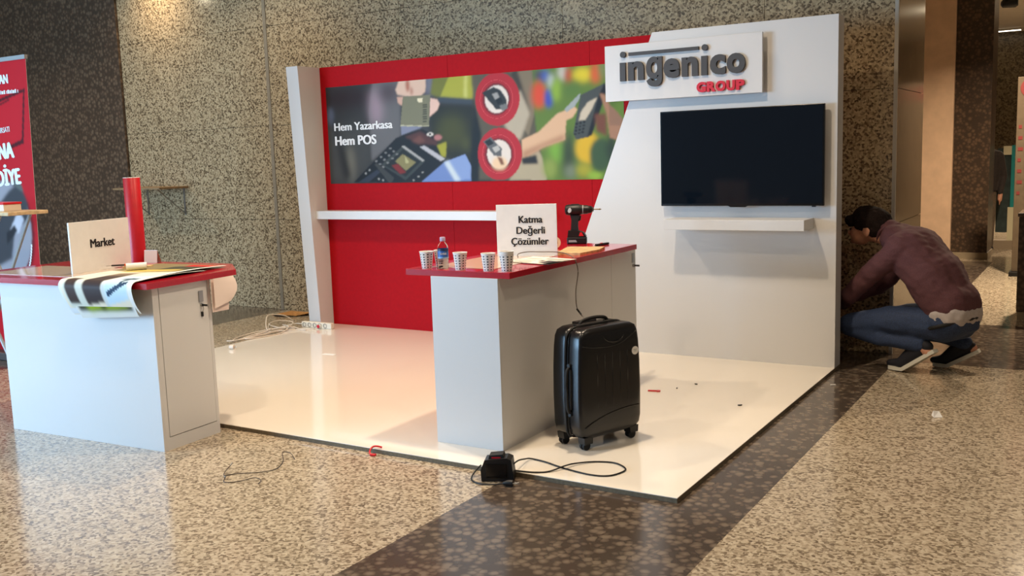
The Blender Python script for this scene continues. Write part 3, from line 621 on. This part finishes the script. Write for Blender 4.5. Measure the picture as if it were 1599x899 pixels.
# ============================================================ SUITCASE
sc = thing('suitcase', 'black hard-shell suitcase on four wheels beside the counter', 'suitcase', (-.745,-2.335,HP), math.radians(69.5)); sc.scale = (1.03,1,.965)
def sq(hw, hd, n=5.0, seg=48, cx=0, cy=0):
    o = []
    for k in range(seg):
        t = 2*PI*k/seg; c, s = math.cos(t), math.sin(t)
        o.append((cx+hw*math.copysign(abs(c)**(2/n),c), cy+hd*math.copysign(abs(s)**(2/n),s)))
    return o
def shell(cy0, cy1, name):
    prof = [(.062,.72,.60),(.072,.86,.82),(.095,.95,.94),(.14,.985,1.0),(.30,1.0,1.0),(.46,.985,1.0),(.58,.955,.98),(.64,.925,.93),(.672,.87,.84),(.688,.74,.66),(.692,.55,.42)]
    m = MB(); vs = []; seg = 48
    for z, a, b in prof:
        yy = (cy1-cy0)/2; cy = (cy0+cy1)/2
        vs += [(x,y,z) for x,y in sq(.228*a, yy*b, 6, seg, 0, cy)]
    n = len(prof); f = [(i*seg+k,i*seg+(k+1)%seg,(i+1)*seg+(k+1)%seg,(i+1)*seg+k) for i in range(n-1) for k in range(seg)]
    f += [tuple(range(seg-1,-1,-1)), tuple(range((n-1)*seg,n*seg))]
    return m.add(vs, f).build(name, SHELL, sc, 50)
fs = shell(-.128,.012,'front_shell'); bs = shell(-.012,.128,'back_shell')
def side(x,z,s=1):   # follows the side of the shell
    return x
ring = []
for (x,z) in [(0,.693),(.13,.692),(.185,.675),(.212,.64),(.221,.56),(.226,.45),(.229,.30),(.226,.14),(.217,.09),(.18,.064),(0,.06),(-.18,.064),(-.217,.09),(-.226,.14),(-.229,.30),(-.226,.45),(-.221,.56),(-.212,.64),(-.185,.675),(-.13,.692)]: ring.append((x,0,z))
MB().tube(catmull(ring,4,True),.006,8,True).build('zip_seam', RUBBER, sc, True)
ring2 = [(x*1.003,-.022,z) for x,_,z in ring]; MB().tube(catmull(ring2,4,True),.0028,6,True).build('seam_bead', BLACKG, sc, True)
# carry handles
MB().tube(catmull([(-.10,.02,.690),(-.085,.02,.712),(-.03,.02,.722),(.03,.02,.722),(.085,.02,.712),(.10,.02,.690)],5),.010,8).build('top_handle', RUBBER, sc, True)
MB().box(-.13,-.085,.0,.04,.684,.698,.004).build('handle_mount', BLACK, sc); MB().box(.085,.13,.0,.04,.684,.698,.004).build('handle_mount', BLACK, sc)
MB().box(-.075,.075,.075,.115,.66,.70,.006).build('trolley_handle', BLACK, sc)
MB().tube(catmull([(-.226,-.035,.215),(-.243,-.035,.235),(-.249,-.035,.33),(-.245,-.035,.45),(-.222,-.035,.48)],5),[.009]*21,8).build('side_handle', RUBBER, sc, True)
for z in (.205,.485): MB().lathe([(.012,-.235),(.012,-.215)], 14, (0,-.035,z), 'x').build('handle_mount', BLACK, sc)
# moulded lines on the front face
yf = -.1285
MB().tube(catmull([(-.20,yf+.004,.135),(-.15,yf,.160),(-.05,yf,.188),(.06,yf,.202),(.14,yf,.204),(.196,yf+.004,.200)],6),.0035,6).build('moulded_line', SHELL, fs, True)
MB().tube(catmull([(-.205,yf+.008,.600),(-.12,yf+.003,.586),(-.03,yf+.002,.578),(.06,yf+.003,.586),(.13,yf+.006,.612),(.19,yf+.012,.640)],6),.0035,6).build('moulded_line', SHELL, fs, True)
MB().tube(catmull([(-.06,yf+.011,.640),(-.03,yf+.004,.610),(.03,yf+.003,.600),(.08,yf+.006,.615),(.105,yf+.014,.648)],6),.006,6).build('grip_recess', BLACKG, fs, True)
for x in (-.11,-.055,0,.055,.11): MB().tube([(x,yf+.0015,.24),(x,yf+.001,.40),(x,yf+.002,.54)],.0022,6).build('rib', SHELL, fs, True)
st_ = MB().lathe([(.0,yf-.0012),(.024,yf-.0012),(.024,yf+.002)], 28, (.168,0,.525), 'y', False).build('round_sticker', PAPERW, fs)
[MB().box(.168-w_,.168+w_,yf-.0018,yf-.0012,.525+z_,.528+z_).build('sticker_mark', GREYP, st_) for w_, z_ in ((.012,.004),(.008,-.005))]; 
for sx_ in (-1,1):
    for sy_ in (-1,1):
        wx, wy = sx_*.168, sy_*.086
        k = MB().prism([(wx-.028,.036),(wx+.028,.036),(wx+.032,.075),(wx-.032,.075)],wy-.026,wy+.026).build('caster_fork', BLACK, sc)
        for dy in (-.011,.011): MB().lathe([(.012,dy-.008),(.024,dy-.007),(.0255,dy),(.024,dy+.007),(.012,dy+.008)], 20, (wx-.006,wy,.0255), 'y').build('wheel', RUBBER, k, 40)
# ============================================================ CHARGER AND CORD
chg = thing('battery_charger', 'black drill battery charger on floor at platform edge', 'charger', (-.938,-3.085,0), .42)
MB().prism([(-.082,.004),(.078,.004),(.085,.016),(.074,.112),(.050,.122),(-.062,.112),(-.084,.06)],-.045,.045).build('body', BLACK, chg)
MB().box(-.058,.05,-.0475,-.044,.018,.094,.002).build('front_plate', BLACKG, chg)
MB().prism([(-.045,.112),(.035,.119),(.030,.138),(-.040,.131)],-.028,.036).build('battery_dock', RUBBER, chg); MB().box(-.028,.018,-.0285,-.028,.117,.124).build('red_mark', LETRED, chg)
for x in (-.05,.05): MB().box(x-.012,x+.012,-.03,.03,0,.004).build('foot', RUBBER, chg)
pc = thing('charger_cord', 'black charger cord looping on the white platform', 'cord', (0,0,0))
cp = [(-.875,-3.035,.075),(-.885,-2.97,.072),(-.905,-2.88,.05),(-.905,-2.815,.034),(-.819,-2.821,.031),(-.678,-2.87,.031),(-.514,-2.903,.031),(-.419,-2.879,.031),(-.381,-2.794,.031),(-.395,-2.734,.031),(-.478,-2.681,.031),(-.577,-2.705,.031),(-.648,-2.786,.036),(-.673,-2.86,.041),(-.72,-2.952,.031),(-.785,-2.995,.031),(-.85,-3.008,.031),(-.90,-3.02,.034)]
MB().tube(catmull(cp,6),.0042,8).build('cord', CORDB, pc, True)
pg = thing('mains_plug', 'black mains plug on dark stripe before the charger', 'plug', (0,0,0))
MB().tube(catmull([(-1.058,-3.06,.05),(-1.075,-3.10,.02),(-1.05,-3.165,.006),(-.98,-3.20,.006),(-.90,-3.185,.008),(-.845,-3.16,.014)],6),.0042,8).build('cord', CORDB, pg, True)
MB().tube([(-.86,-3.166,.014),(-.835,-3.157,.017),(-.812,-3.150,.017)],[.008,.016,.017],12).build('plug_body', BLACK, pg, 50)
for dz in (-.008,.008): MB().tube([(-.812,-3.150+dz,.017),(-.785,-3.142+dz,.017)],.0024,8).build('pin', STEEL, pg)
# ============================================================ POWER STRIP AND WHITE CABLES
st = thing('power_strip', 'white power strip with red plug at the column foot', 'power strip', (-4.885,-.125,HP), .02)
MB().box(-.19,.19,-.024,.024,0,.058,.008).build('body', mat('strip_white',(226,218,200),.4), st)
SOCK = mat('socket_grey',(134,128,116),.5)
for k in range(5): so = MB().lathe([(.021,-.0235),(.023,-.0265),(.018,-.0265),(.015,-.0235)], 20, (-.15+k*.066,0,.030), 'y').build('socket', SOCK, st); MB().box(-.158+k*.066,-.154+k*.066,-.0275,-.0264,.028,.032).build('contact', BLACK, so)
MB().lathe([(.0,-.052),(.016,-.052),(.018,-.027)], 20, (.048,0,.026), 'y', False).build('plug_red', LETRED, st, 40); MB().lathe([(.019,-.05),(.022,-.027)], 20, (.048,0,.026), 'y', False).build('plug_ring', PAPERW, st, 40)
cords = [
 ('white power strip cord reaching farthest toward the desk', [(-5.075,-.13,.055),(-5.19,-.13,.05),(-5.33,-.25,.012),(-5.30,-.55,.012),(-5.22,-.86,.012),(-5.205,-.985,.03),(-5.14,-.97,.034),(-5.10,-.80,.034),(-5.12,-.58,.034),(-5.20,-.36,.012),(-5.16,-.24,.034)]),
 ('white cable arching highest in the tangle by the column', [(-5.02,-.30,.032),(-5.10,-.42,.034),(-5.24,-.44,.03),(-5.38,-.32,.10),(-5.45,-.20,.135),(-5.42,-.02,.10),(-5.38,.06,.03)]),
 ('white cable lying flattest along the platform edge', [(-4.90,-.27,.031),(-5.02,-.33,.031),(-5.12,-.45,.031),(-5.10,-.62,.031),(-5.13,-.74,.031),(-5.24,-.66,.012),(-5.30,-.46,.012),(-5.20,-.28,.04),(-5.08,-.24,.036)]),
 ('white cable coiled in the middle of the tangle', [(-5.05,-.26,.036),(-5.16,-.34,.045),(-5.36,-.30,.06),(-5.40,-.14,.07),(-5.30,-.05,.05),(-5.16,-.20,.052),(-5.12,-.40,.042),(-5.18,-.56,.03),(-5.28,-.60,.012)]),
 ('white cable with a wide low loop over the platform corner', [(-4.86,-.20,.031),(-4.98,-.25,.031),(-5.10,-.30,.055),(-5.24,-.50,.03),(-5.22,-.72,.02),(-5.10,-.86,.033),(-5.03,-.70,.032),(-5.02,-.48,.032),(-5.08,-.32,.06),(-5.26,-.22,.05)]),
 ('white cable trailing off behind the platform', [(-5.12,-.20,.036),(-5.28,-.36,.03),(-5.36,-.60,.012),(-5.30,-.80,.012),(-5.18,-.92,.02),(-5.12,-.72,.04),(-5.20,-.44,.045),(-5.42,-.26,.012),(-5.62,-.05,.012)])]
for lab_, p in cords:
    c_ = tag(MB().tube(catmull(p,7),.0055,7).build('white_cable', CORDW, None, True), lab_, 'cable', 'white cables in the tangle by the column')
cb = MB(); cb.add([(-6.05,.42,.004),(-5.9,.34,.03),(-5.72,.44,.01),(-5.60,.56,.035),(-5.75,.66,.006),(-5.95,.62,.025),(-5.85,.50,.045)], [(0,1,6),(1,2,6),(2,3,6),(3,4,6),(4,5,6),(5,0,6)])
cbo = cb.build('cardboard_scrap', CARD); sm = cbo.modifiers.new('thickness','SOLIDIFY'); sm.thickness = .004; tag(cbo, 'crumpled brown cardboard scrap at the granite wall foot', 'scrap')
# ============================================================ SMALL LITTER
rc = thing('red_clip', 'red plastic clip hooked on the platform front edge', 'clip', (-1.785,-3.035,0), .25)
MB().tube(catmull([(.03,.03,.034),(.0,.025,.040),(-.022,.02,.036),(-.028,.0,.026),(-.024,-.018,.012),(-.006,-.026,.006),(.012,-.022,.006)],5),.0055,8).build('hook', REDP, rc, True); MB().box(-.016,.016,-.036,-.016,.0,.011,.002).build('jaw', REDP, rc)
rp_ = thing('red_scrap', 'small red plastic piece on platform behind the suitcase', 'scrap', (-.93,-1.17,HP), .2)
MB().box(-.02,.045,-.008,.008,0,.008,.002).build('stem', REDP, rp_); MB().lathe([(.014,.0),(.016,.008)], 14, (.05,0,0)).build('head', REDP, rp_)
for k, (x,y,s,l) in enumerate([(-.725,-.868,.010,'tiny dark crumb on platform nearest the white wall'),(-.276,-1.29,.013,'dark curled scrap near the platform right edge'),(-.80,-1.03,.007,'tiniest dark crumb on platform right of the suitcase')]):
    pts = [(s*math.cos(t)*(1+.3*math.sin(3*t+k)), s*.6*math.sin(t)) for t in [i*2*PI/9 for i in range(9)]]
    tag(MB().prismz(pts,0,.006).build('dark_scrap', BLACK, None, False, (x,y,HP), .7*k), l, 'scrap', 'dark crumbs on the platform')
sp_ = MB().add([(0,0,.001),(.05,.01,.002),(.035,.045,.03),(.0,.03,.035),(-.012,.012,.012)], [(0,1,2),(0,2,3),(0,3,4)]).build('paper_scrap', PAPERW, None, False, (.815,-1.0,0), .3); sm = sp_.modifiers.new('thickness','SOLIDIFY'); sm.thickness = .001; tag(sp_, 'white crumpled paper scrap on the light granite floor', 'scrap')
pl_ = thing('white_plug', 'white plug lying on platform left of the cables', 'plug', (-4.86,-1.235,HP), .3)
MB().lathe([(.015,-.03),(.019,-.015),(.019,.012)], 16, (0,0,.0195), 'x').build('plug_body', CORDW, pl_, 40)
for dy in (-.008,.008): MB().tube([(.012,dy,.0195),(.034,dy,.0195)],.0022,8).build('pin', STEEL, pl_)
tag(MB().box(-.06,.06,-.02,.02,0,.0015).build('paper_slip', PAPERW, None, False, (-3.887,-1.073,HP), .1), 'thin white paper slip on the platform before red wall', 'paper')
tag(MB().box(-.018,.018,-.006,.006,.0008,.006).build('paper_scrap', PAPERW, None, False, (.09,-.42,0), .6), 'tiny white scrap on the dark stripe beside platform', 'scrap')
fw = thing('floor_wire', 'thin dark wire lying on granite floor before the desk', 'wire', (0,0,0))
from_px = [(-2.316,-3.60,.03),(-2.278,-3.685,.006),(-2.235,-3.63,.004),(-2.15,-3.58,.006),(-2.10,-3.49,.004),(-2.16,-3.37,.006),(-2.24,-3.29,.022),(-2.20,-3.27,.018),(-2.13,-3.31,.004)]
MB().tube(catmull(from_px,7),.0022,6).build('wire', WIRE, fw, True); MB().tube([(-2.325,-3.58,.036),(-2.314,-3.605,.028)],.004,8).build('bare_end', STEEL, fw)
fw = thing('floor_wire', 'shorter dark wire curl on floor in front of longer wire', 'wire', (0,0,0))
MB().tube(catmull([(-2.25,-3.70,.004),(-2.19,-3.76,.004),(-2.13,-3.72,.004),(-2.08,-3.66,.012),(-2.03,-3.66,.006),(-2.01,-3.70,.004)],7),.002,6).build('wire', WIRE, fw, True); MB().tube([(-2.262,-3.695,.005),(-2.248,-3.70,.004)],.0035,8).build('bare_end', STEEL, fw)
# ============================================================ LEFT: BANNER, TABLE, WALL SHELF
bn = thing('red_banner', 'tall red roll-up banner standing at left edge', 'banner', (-6.02,-2.226,0))
BW, BH = .9, 2.56
def E_(cx,cz,rx,rz_,c,b=1.): return ('e',[(cx,cz),(rx,rz_)],c,b)
img = raster(100,270,(186,22,34),[('p',[(430,690),(880,725),(955,905),(420,870)],(74,18,24),.6),('p',[(400,700),(855,738),(925,893),(400,858)],(190,24,36),.6),('p',[(500,706),(640,716),(640,722),(500,712)],(96,20,26),.6),('p',[(480,850),(700,870),(700,876),(480,856)],(96,20,26),.6),
 E_(520,420,430,190,(112,18,26),1.5),E_(510,430,395,172,(150,146,152),1),('p',[(150,450),(560,560),(760,600),(880,520),(860,470),(640,430),(560,330),(300,300)],(62,62,66),1.5),('p',[(560,430),(720,500),(800,470),(700,420)],(190,188,196),1),('p',[(500,380),(680,430),(640,450),(500,420)],(40,40,44),1),('p',[(640,590),(820,560),(800,585),(680,612)],(92,96,92),1),('p',[(0,0),(1000,0),(1000,20),(0,20)],(150,20,30),1)])
cl = print_grid('banner_cloth', img, lambda u,q: (-BW+u*BW+.11*q-.02, -.004, .07+q*(BH-.09)), PRINT, bn, False)
MB().prism([(-BW-.02,.07),(-.02,.07),(.09,BH-.02),(-BW+.09,BH-.02)],-.0035,-.0015).build('banner_back', PAPERW, bn)
MB().prism([(-BW+.085,BH-.022),(.095,BH-.022),(.097,BH+.012),(-BW+.087,BH+.012)],-.016,.012).build('top_rail', GREYP, bn)
MB().box(-BW-.06,.02,-.10,.10,0,.07,.01).build('base_cassette', mat('cassette_dark',(70,64,60),.5), bn); MB().tube([(-.45,.03,.06),(-.35,.03,BH-.02)],.011,10).build('support_pole', GREYP, bn)
def btxt(body, size, z, xr, off, rotz=0): text('lettering', body, size, TXW, bn, (xr,-.006,z), rot=(PI/2,rotz,0), bold=off*1.6, align='RIGHT', ext=.0006, sx=.82)
btxt('DAN', .105, 2.36, -.275+.10, .004); 
m_ = MB(); x_ = -.05
for k in range(26): wk = .010+.008*((k*7)%3); m_.box(x_-wk,x_,-.0065,-.0045,2.275,2.300+.006*((k*5)%2)); x_ -= wk+(.006 if k%6 else .018)
m_.build('fine_print', TXW, bn)
btxt('FIRSATI', .062, 1.965, -.30+.08, .001,-.06); btxt('ANA', .185, 1.75, -.28+.08, .008,-.06); btxt('DİYE', .185, 1.53, -.215+.08, .008,-.06)

m_ = MB()
for k in range(16):
    a_ = -1.02+k*.052; cx, cz = -.44+.375*math.cos(a_), 1.13+.52*math.sin(a_); m_.box(cx-.009,cx+.009,-.0065,-.0045,cz-.012,cz+.012)
m_.build('fine_print', TXW, bn)
tbl = thing('folding_table', 'tall folding table with wooden top at left edge', 'table', (-5.72,-2.80,0))
MB().box(-.6,.53,-.16,.16,1.310,1.338,.006).build('table_top', WOOD, tbl)
for y in (-.12,.12):
    MB().tube([(.36,y,1.31),(-.55,y,.03)],.013,8).build('leg', GREYP, tbl); MB().tube([(-.45,y+.03,1.31),(.60,y-.03-.06,.03)],.013,8).build('leg', GREYP, tbl)
MB().tube([(.60,-.26,.02),(.60,.10,.02)],.016,8).build('foot_bar', mat('white_foot',(206,206,206),.5), tbl); MB().tube([(-.55,-.16,.02),(-.55,.16,.02)],.016,8).build('foot_bar', GREYP, tbl)
bx_ = thing('lidded_box', 'small white box with red lid on the wooden table', 'box', (-5.47,-2.80,1.338))
MB().box(-.22,.085,-.07,.07,0,.052,.003).build('box_body', mat('box_cream',(226,206,186),.5), bx_); MB().box(-.225,.09,-.075,.075,.050,.066,.003).build('lid', REDP, bx_)
ws = thing('wall_shelf', 'small wooden bracket shelf on granite wall behind the desk', 'shelf', (-7.95,.78,1.375))
MB().box(-.53,.30,-.42,0,0,.022,.001).build('shelf_board', grainy('dull_wood',(140,112,78),.1,25,.6), ws)
for x in (-.44,.22): b_ = MB().tube([(x,-.38,-.004),(x,-.01,-.30)],.008,8).build('brace', STEEL, ws); MB().box(x-.012,x+.012,-.006,0,-.32,0).build('wall_rail', STEEL, b_)
# ============================================================ PEOPLE
def cones(lst):
    m = MB()
    for (p,r0),(q,r1) in lst:
        p, q = Vector(p), Vector(q); ax = q-p; ln = max(ax.length,1e-4); n = ax/ln
        a = n.cross(Vector((.3,.5,.8))).normalized(); b = n.cross(a); seg = 16; vs = []; rings = []
        for k in range(5): t = -PI/2+PI/2*k/5; rings.append((r0*math.sin(t), r0*math.cos(t)))
        for k in range(6): t = PI/2*k/5; rings.append((ln+r1*math.sin(t), r1*math.cos(t)))
        for h, r in rings: vs += [p+n*h+a*max(r,1e-4)*math.cos(2*PI*j/seg)+b*max(r,1e-4)*math.sin(2*PI*j/seg) for j in range(seg)]
        nr = len(rings); m.add(vs, [(i*seg+j,i*seg+(j+1)%seg,(i+1)*seg+(j+1)%seg,(i+1)*seg+j) for i in range(nr-1) for j in range(seg)]+[tuple(range(seg-1,-1,-1)),tuple(range((nr-1)*seg,nr*seg))])
    return m
def organic(name, m, material, parent, vox=.012, it=6, fold=None):
    o = m.build(name+'_tmp', material); r = o.modifiers.new('r','REMESH'); r.mode = 'VOXEL'; r.voxel_size = vox
    s = o.modifiers.new('s','SMOOTH'); s.factor = .6; s.iterations = it
    me = bpy.data.meshes.new_from_object(o.evaluated_get(bpy.context.evaluated_depsgraph_get())); bpy.data.objects.remove(o, do_unlink=True)
    if fold:
        for v_ in me.vertices: v_.co += v_.normal*fold(v_.co)
    me.name = name; me.materials.clear(); me.materials.append(material); return link(name, me, material, parent, True)
def ell_(c, r, rot=None, seg=20):
    m = MB(); vs = []
    for i in range(1,seg): 
        t = PI*i/seg
        for j in range(seg):
            p = Vector((r[0]*math.sin(t)*math.cos(2*PI*j/seg), r[1]*math.sin(t)*math.sin(2*PI*j/seg), r[2]*math.cos(t)))
            if rot: p.rotate(rot)
            vs.append(p+Vector(c))
    return m.add(vs, [(i*seg+j,i*seg+(j+1)%seg,(i+1)*seg+(j+1)%seg,(i+1)*seg+j) for i in range(seg-2) for j in range(seg)]+[tuple(range(seg)),tuple(range((seg-2)*seg,(seg-1)*seg))])
def merge(*ms):
    m = MB()
    for x in ms: m.add(x.v, x.f)
    return m
pe = thing('person', 'person crouching beside booth wall in maroon sweater and jeans', 'person', (.45,.33,0))
av = Vector((.94,-.34,0)); bv = Vector((.34,.94,0))
def J(s, z, l=0): return av*s+bv*l+Vector((0,0,z))
def chain(*js): return [((J(*a[:3]),a[3]),(J(*b[:3]),b[3])) for a, b in zip(js[:-1], js[1:])]
# legs, hips
near = [(.28,.36,-.09,.125),(-.06,.37,-.16,.105),(-.36,.31,-.19,.082)]; nsh = [(-.36,.29,-.19,.078),(-.10,.24,-.17,.072),(.16,.215,-.145,.056)]
far = [(.32,.36,.09,.125),(.02,.37,.17,.105),(-.22,.33,.22,.082)]; fsh = [(-.22,.30,.22,.078),(.08,.24,.21,.07),(.31,.20,.20,.056)]
pants = chain(*near)+chain(*nsh)+chain(*far)+chain(*fsh)+chain((.30,.37,-.08,.135),(.30,.37,.08,.135))+chain((.325,.395,-.085,.142),(.325,.395,.085,.142))
def jf(co): return .006*noise.noise(Vector((co.x*9,co.y*9,co.z*26)))
organic('jeans', cones(pants), JEAN, pe, .012, 5, jf)
tors = chain((.325,.495,-.075,.150),(.325,.495,.075,.150))+chain((.305,.52,-.06,.162),(.305,.52,.06,.162))+chain((.29,.52,0,.17),(.175,.70,0,.182),(.02,.865,0,.172))+chain((.29,.505,-.075,.155),(.17,.70,-.085,.165),(.02,.865,-.09,.155),(-.10,.945,-.05,.105))+chain((.29,.505,.075,.155),(.17,.70,.085,.165),(.02,.865,.09,.155),(-.10,.945,.05,.105))+chain((.0,.89,-.16,.105),(.0,.89,.16,.105))+chain((-.10,.95,0,.10),(-.17,1.0,0,.082))
arms = chain((-.02,.86,-.185,.092),(-.19,.70,-.205,.080),(-.36,.53,-.20,.066),(-.47,.46,-.10,.056),(-.55,.42,0.0,.046))+chain((-.02,.87,.185,.09),(-.20,.71,.21,.078),(-.36,.55,.20,.064),(-.55,.45,.12,.046))
def sf(co):
    t = co.x*.5+co.z; return .010*noise.noise(Vector((co.x*4+3,co.y*5,co.z*17+co.x*10)))+.004*noise.noise(Vector((co.x*20,co.y*20,co.z*40)))
organic('sweater', cones(tors+arms), SWEAT, pe, .011, 4, sf)
organic('shirt_hem', cones(chain((.335,.440,-.085,.143),(.335,.440,.085,.143))), SHIRT, pe, .012, 3, lambda c: .008*noise.noise(c*22))
MB().tube(catmull([J(.325+.155*.9*math.cos(t),.372+.155*.30*math.cos(t),.230*math.sin(t)) for t in [2*PI*k/16 for k in range(16)]],3,True),.014,6,True).build('belt', RUBBER, pe, True)
# body: head, neck, trunk, arms with hands, legs - one skin
hc = J(-.335,1.03,0); hr = Matrix.Rotation(math.radians(-22),3,'Z')
sl2 = lambda L_, k: [((a, r*k),(b, q*k)) for (a,r),(b,q) in L_]
fing = []
for l0 in (-.0,.12):
    for k, (dl_, ln_) in enumerate(((-.030,.075),(-.012,.085),(.008,.08),(.026,.065))):
        z0 = .42 if l0 == 0 else .45
        fing += chain((-.62,z0-.004,l0+dl_,.0095),(-.62-ln_*.55,z0-.012,l0+dl_,.009),(-.62-ln_*.8,z0-.045,l0+dl_,.008))
    fing += chain((-.575,z0-.01,l0-.03,.012),(-.61,z0-.035,l0-.058,.010),(-.645,z0-.05,l0-.05,.009)); fing += chain((-.56,z0,l0,.032),(-.615,z0-.003,l0,.030))
headm = merge(ell_(hc+av*.015, (.125,.098,.122), hr), ell_(hc-av*.065+Vector((0,0,-.065)), (.078,.078,.085), hr), ell_(hc-av*.152+Vector((0,0,-.06)), (.026,.016,.026)), ell_(hc-av*.125+Vector((0,0,-.125)), (.022,.035,.018)), cones(chain((-.28,.98,0,.072),(-.14,.94,0,.078))))
bodym = merge(headm, cones(sl2(tors,.86)+sl2(arms,.8)+sl2(pants,.8)+fing), cones(chain((.16,.21,-.145,.04),(.22,.17,-.14,.038))+chain((.31,.20,.20,.04),(.35,.16,.225,.038))))
bd = organic('body', bodym, SKIN, pe, .0085, 3)
for sgn in (-1,1):
    e = organic('ear', merge(ell_(hc+av*.035+bv*(sgn*.098)+Vector((0,0,-.035)), (.030,.012,.044), hr)), SKIN, pe, .006, 2)
hairm = merge(ell_(hc+av*.022+Vector((0,0,.030)), (.150,.116,.108), hr), ell_(hc+av*.075+Vector((0,0,-.005)), (.095,.104,.10), hr), ell_(hc-av*.125+Vector((0,0,.032)), (.062,.085,.048), hr), ell_(hc-av*.02+Vector((0,0,.085)), (.10,.085,.06), hr))
def hf(co): return .008*noise.noise(Vector((co.x*30,co.y*30,co.z*30)))+.003*noise.noise(co*90)
organic('hair', hairm, HAIR, pe, .008, 2, hf)
for sgn in (-1,1):
    ey = hc-av*.128+bv*(sgn*.036)+Vector((0,0,-.03)); ell_(ey, (.012,.012,.010)).build('eye', mat('eye_dark',(40,30,28),.3), pe, True)
MB().tube(catmull([J(-.19,1.005,-.085),J(-.125,1.035,-.05),J(-.10,1.045,0),J(-.125,1.035,.05),J(-.19,1.005,.085),J(-.235,.93,.05),J(-.245,.91,0),J(-.235,.93,-.05)],4,True),.012,8,True).build('collar', SWEAT, pe, True)
def shoe(toe, heel, hz, lat0, lat1):
    # toe on the floor, heel lifted: sole follows a bent line
    T0 = J(toe,.018,lat0); B0 = J(toe+(heel-toe)*.34,.022,lat0+(lat1-lat0)*.34); H0 = J(heel,hz,lat1)
    up = Vector((0,0,1)); d1 = (H0-B0).normalized(); sd = d1.cross(up).normalized(); n1 = sd.cross(d1).normalized()
    sole = MB(); pth = [T0, T0*.5+B0*.5, B0, B0*.6+H0*.4, B0*.25+H0*.75, H0]; wd = [.026,.046,.050,.044,.038,.030]; vs = []
    for k, p in enumerate(pth):
        nn = up if k < 2 else n1
        for s_, h in ((-1,-.012),(1,-.012),(1,.014),(-1,.014)): vs.append(p+sd*s_*wd[k]+nn*h)
    f = [(i*4+j,i*4+(j+1)%4,(i+1)*4+(j+1)%4,(i+1)*4+j) for i in range(5) for j in range(4)]+[(0,1,2,3),(23,22,21,20)]
    upm = cones([((T0+up*.030,.026),(B0+up*.040,.044)),((B0+n1*.042,.045),(H0+n1*.052-d1*.04,.042)),((H0+n1*.07-d1*.05,.046),(H0+n1*.105-d1*.07,.048)),((B0+n1*.05,.042),(H0+n1*.10-d1*.08,.044))])
    u_ = organic('shoe', upm, SHOE, pe, .009, 4); sole.add(vs, f).build('sole', SOLE, u_, 60)
shoe(-.075,.275,.185,-.125,-.14); shoe(.10,.40,.145,.165,.235)
# far person standing behind the dark pillar
pf2 = thing('person', 'person standing far off, half hidden by dark pillar', 'person', (.06,8.72,0))
COAT = grainy('brown_coat',(96,82,66),.08,30,.85)
C3 = lambda *js: [((Vector(a[:3]),a[3]),(Vector(b[:3]),b[3])) for a,b in zip(js[:-1],js[1:])]
legs = C3((-.09,0,.85,.085),(-.10,0,.48,.06),(-.10,.02,.09,.042))+C3((.09,0,.85,.085),(.10,0,.48,.06),(.10,.02,.09,.042))
trunk = C3((-.06,0,.95,.13),(-.08,0,1.38,.12))+C3((.06,0,.95,.13),(.08,0,1.38,.12))+C3((-.17,0,1.40,.075),(.17,0,1.40,.075))
arm2 = C3((-.20,0,1.38,.06),(-.25,.02,1.10,.05),(-.22,-.08,.86,.038))+C3((.20,0,1.38,.06),(.25,.02,1.10,.05),(.22,-.08,.86,.038))
hand2 = []
for s_ in (-1,1):
    hand2 += C3((s_*.22,-.08,.84,.035),(s_*.215,-.09,.77,.034))
    for k in range(4): hand2 += C3((s_*.22,-.115+k*.019,.76,.0095),(s_*.212,-.118+k*.019,.70-.006*abs(k-1),.008))
    hand2 += C3((s_*.215,-.115,.80,.012),(s_*.205,-.135,.755,.009))
h2 = merge(ell_((0,0,1.69),(.078,.098,.12)), ell_((0,-.10,1.67),(.014,.02,.025)), cones(C3((0,.01,1.44,.055),(0,.0,1.62,.055))))
organic('body', merge(h2, cones(sl2(trunk,.85)+sl2(arm2,.85)+sl2(legs,.85)+hand2)), SKIN, pf2, .012, 3)
organic('trousers', cones(legs+C3((-.06,0,.92,.115),(.06,0,.92,.115))), COAT, pf2, .016, 4); organic('jacket', cones(trunk+arm2), grainy('dark_jacket',(46,38,34),.1,30,.85), pf2, .016, 4)
organic('hair', merge(ell_((0,.02,1.72),(.095,.11,.11)), ell_((0,.05,1.62),(.09,.075,.11))), HAIR, pf2, .012, 2)
for s_ in (-1,1): organic('shoe', cones(C3((s_*.10,.03,.05,.048),(s_*.11,-.15,.035,.034))), SHOE, pf2, .012, 3)
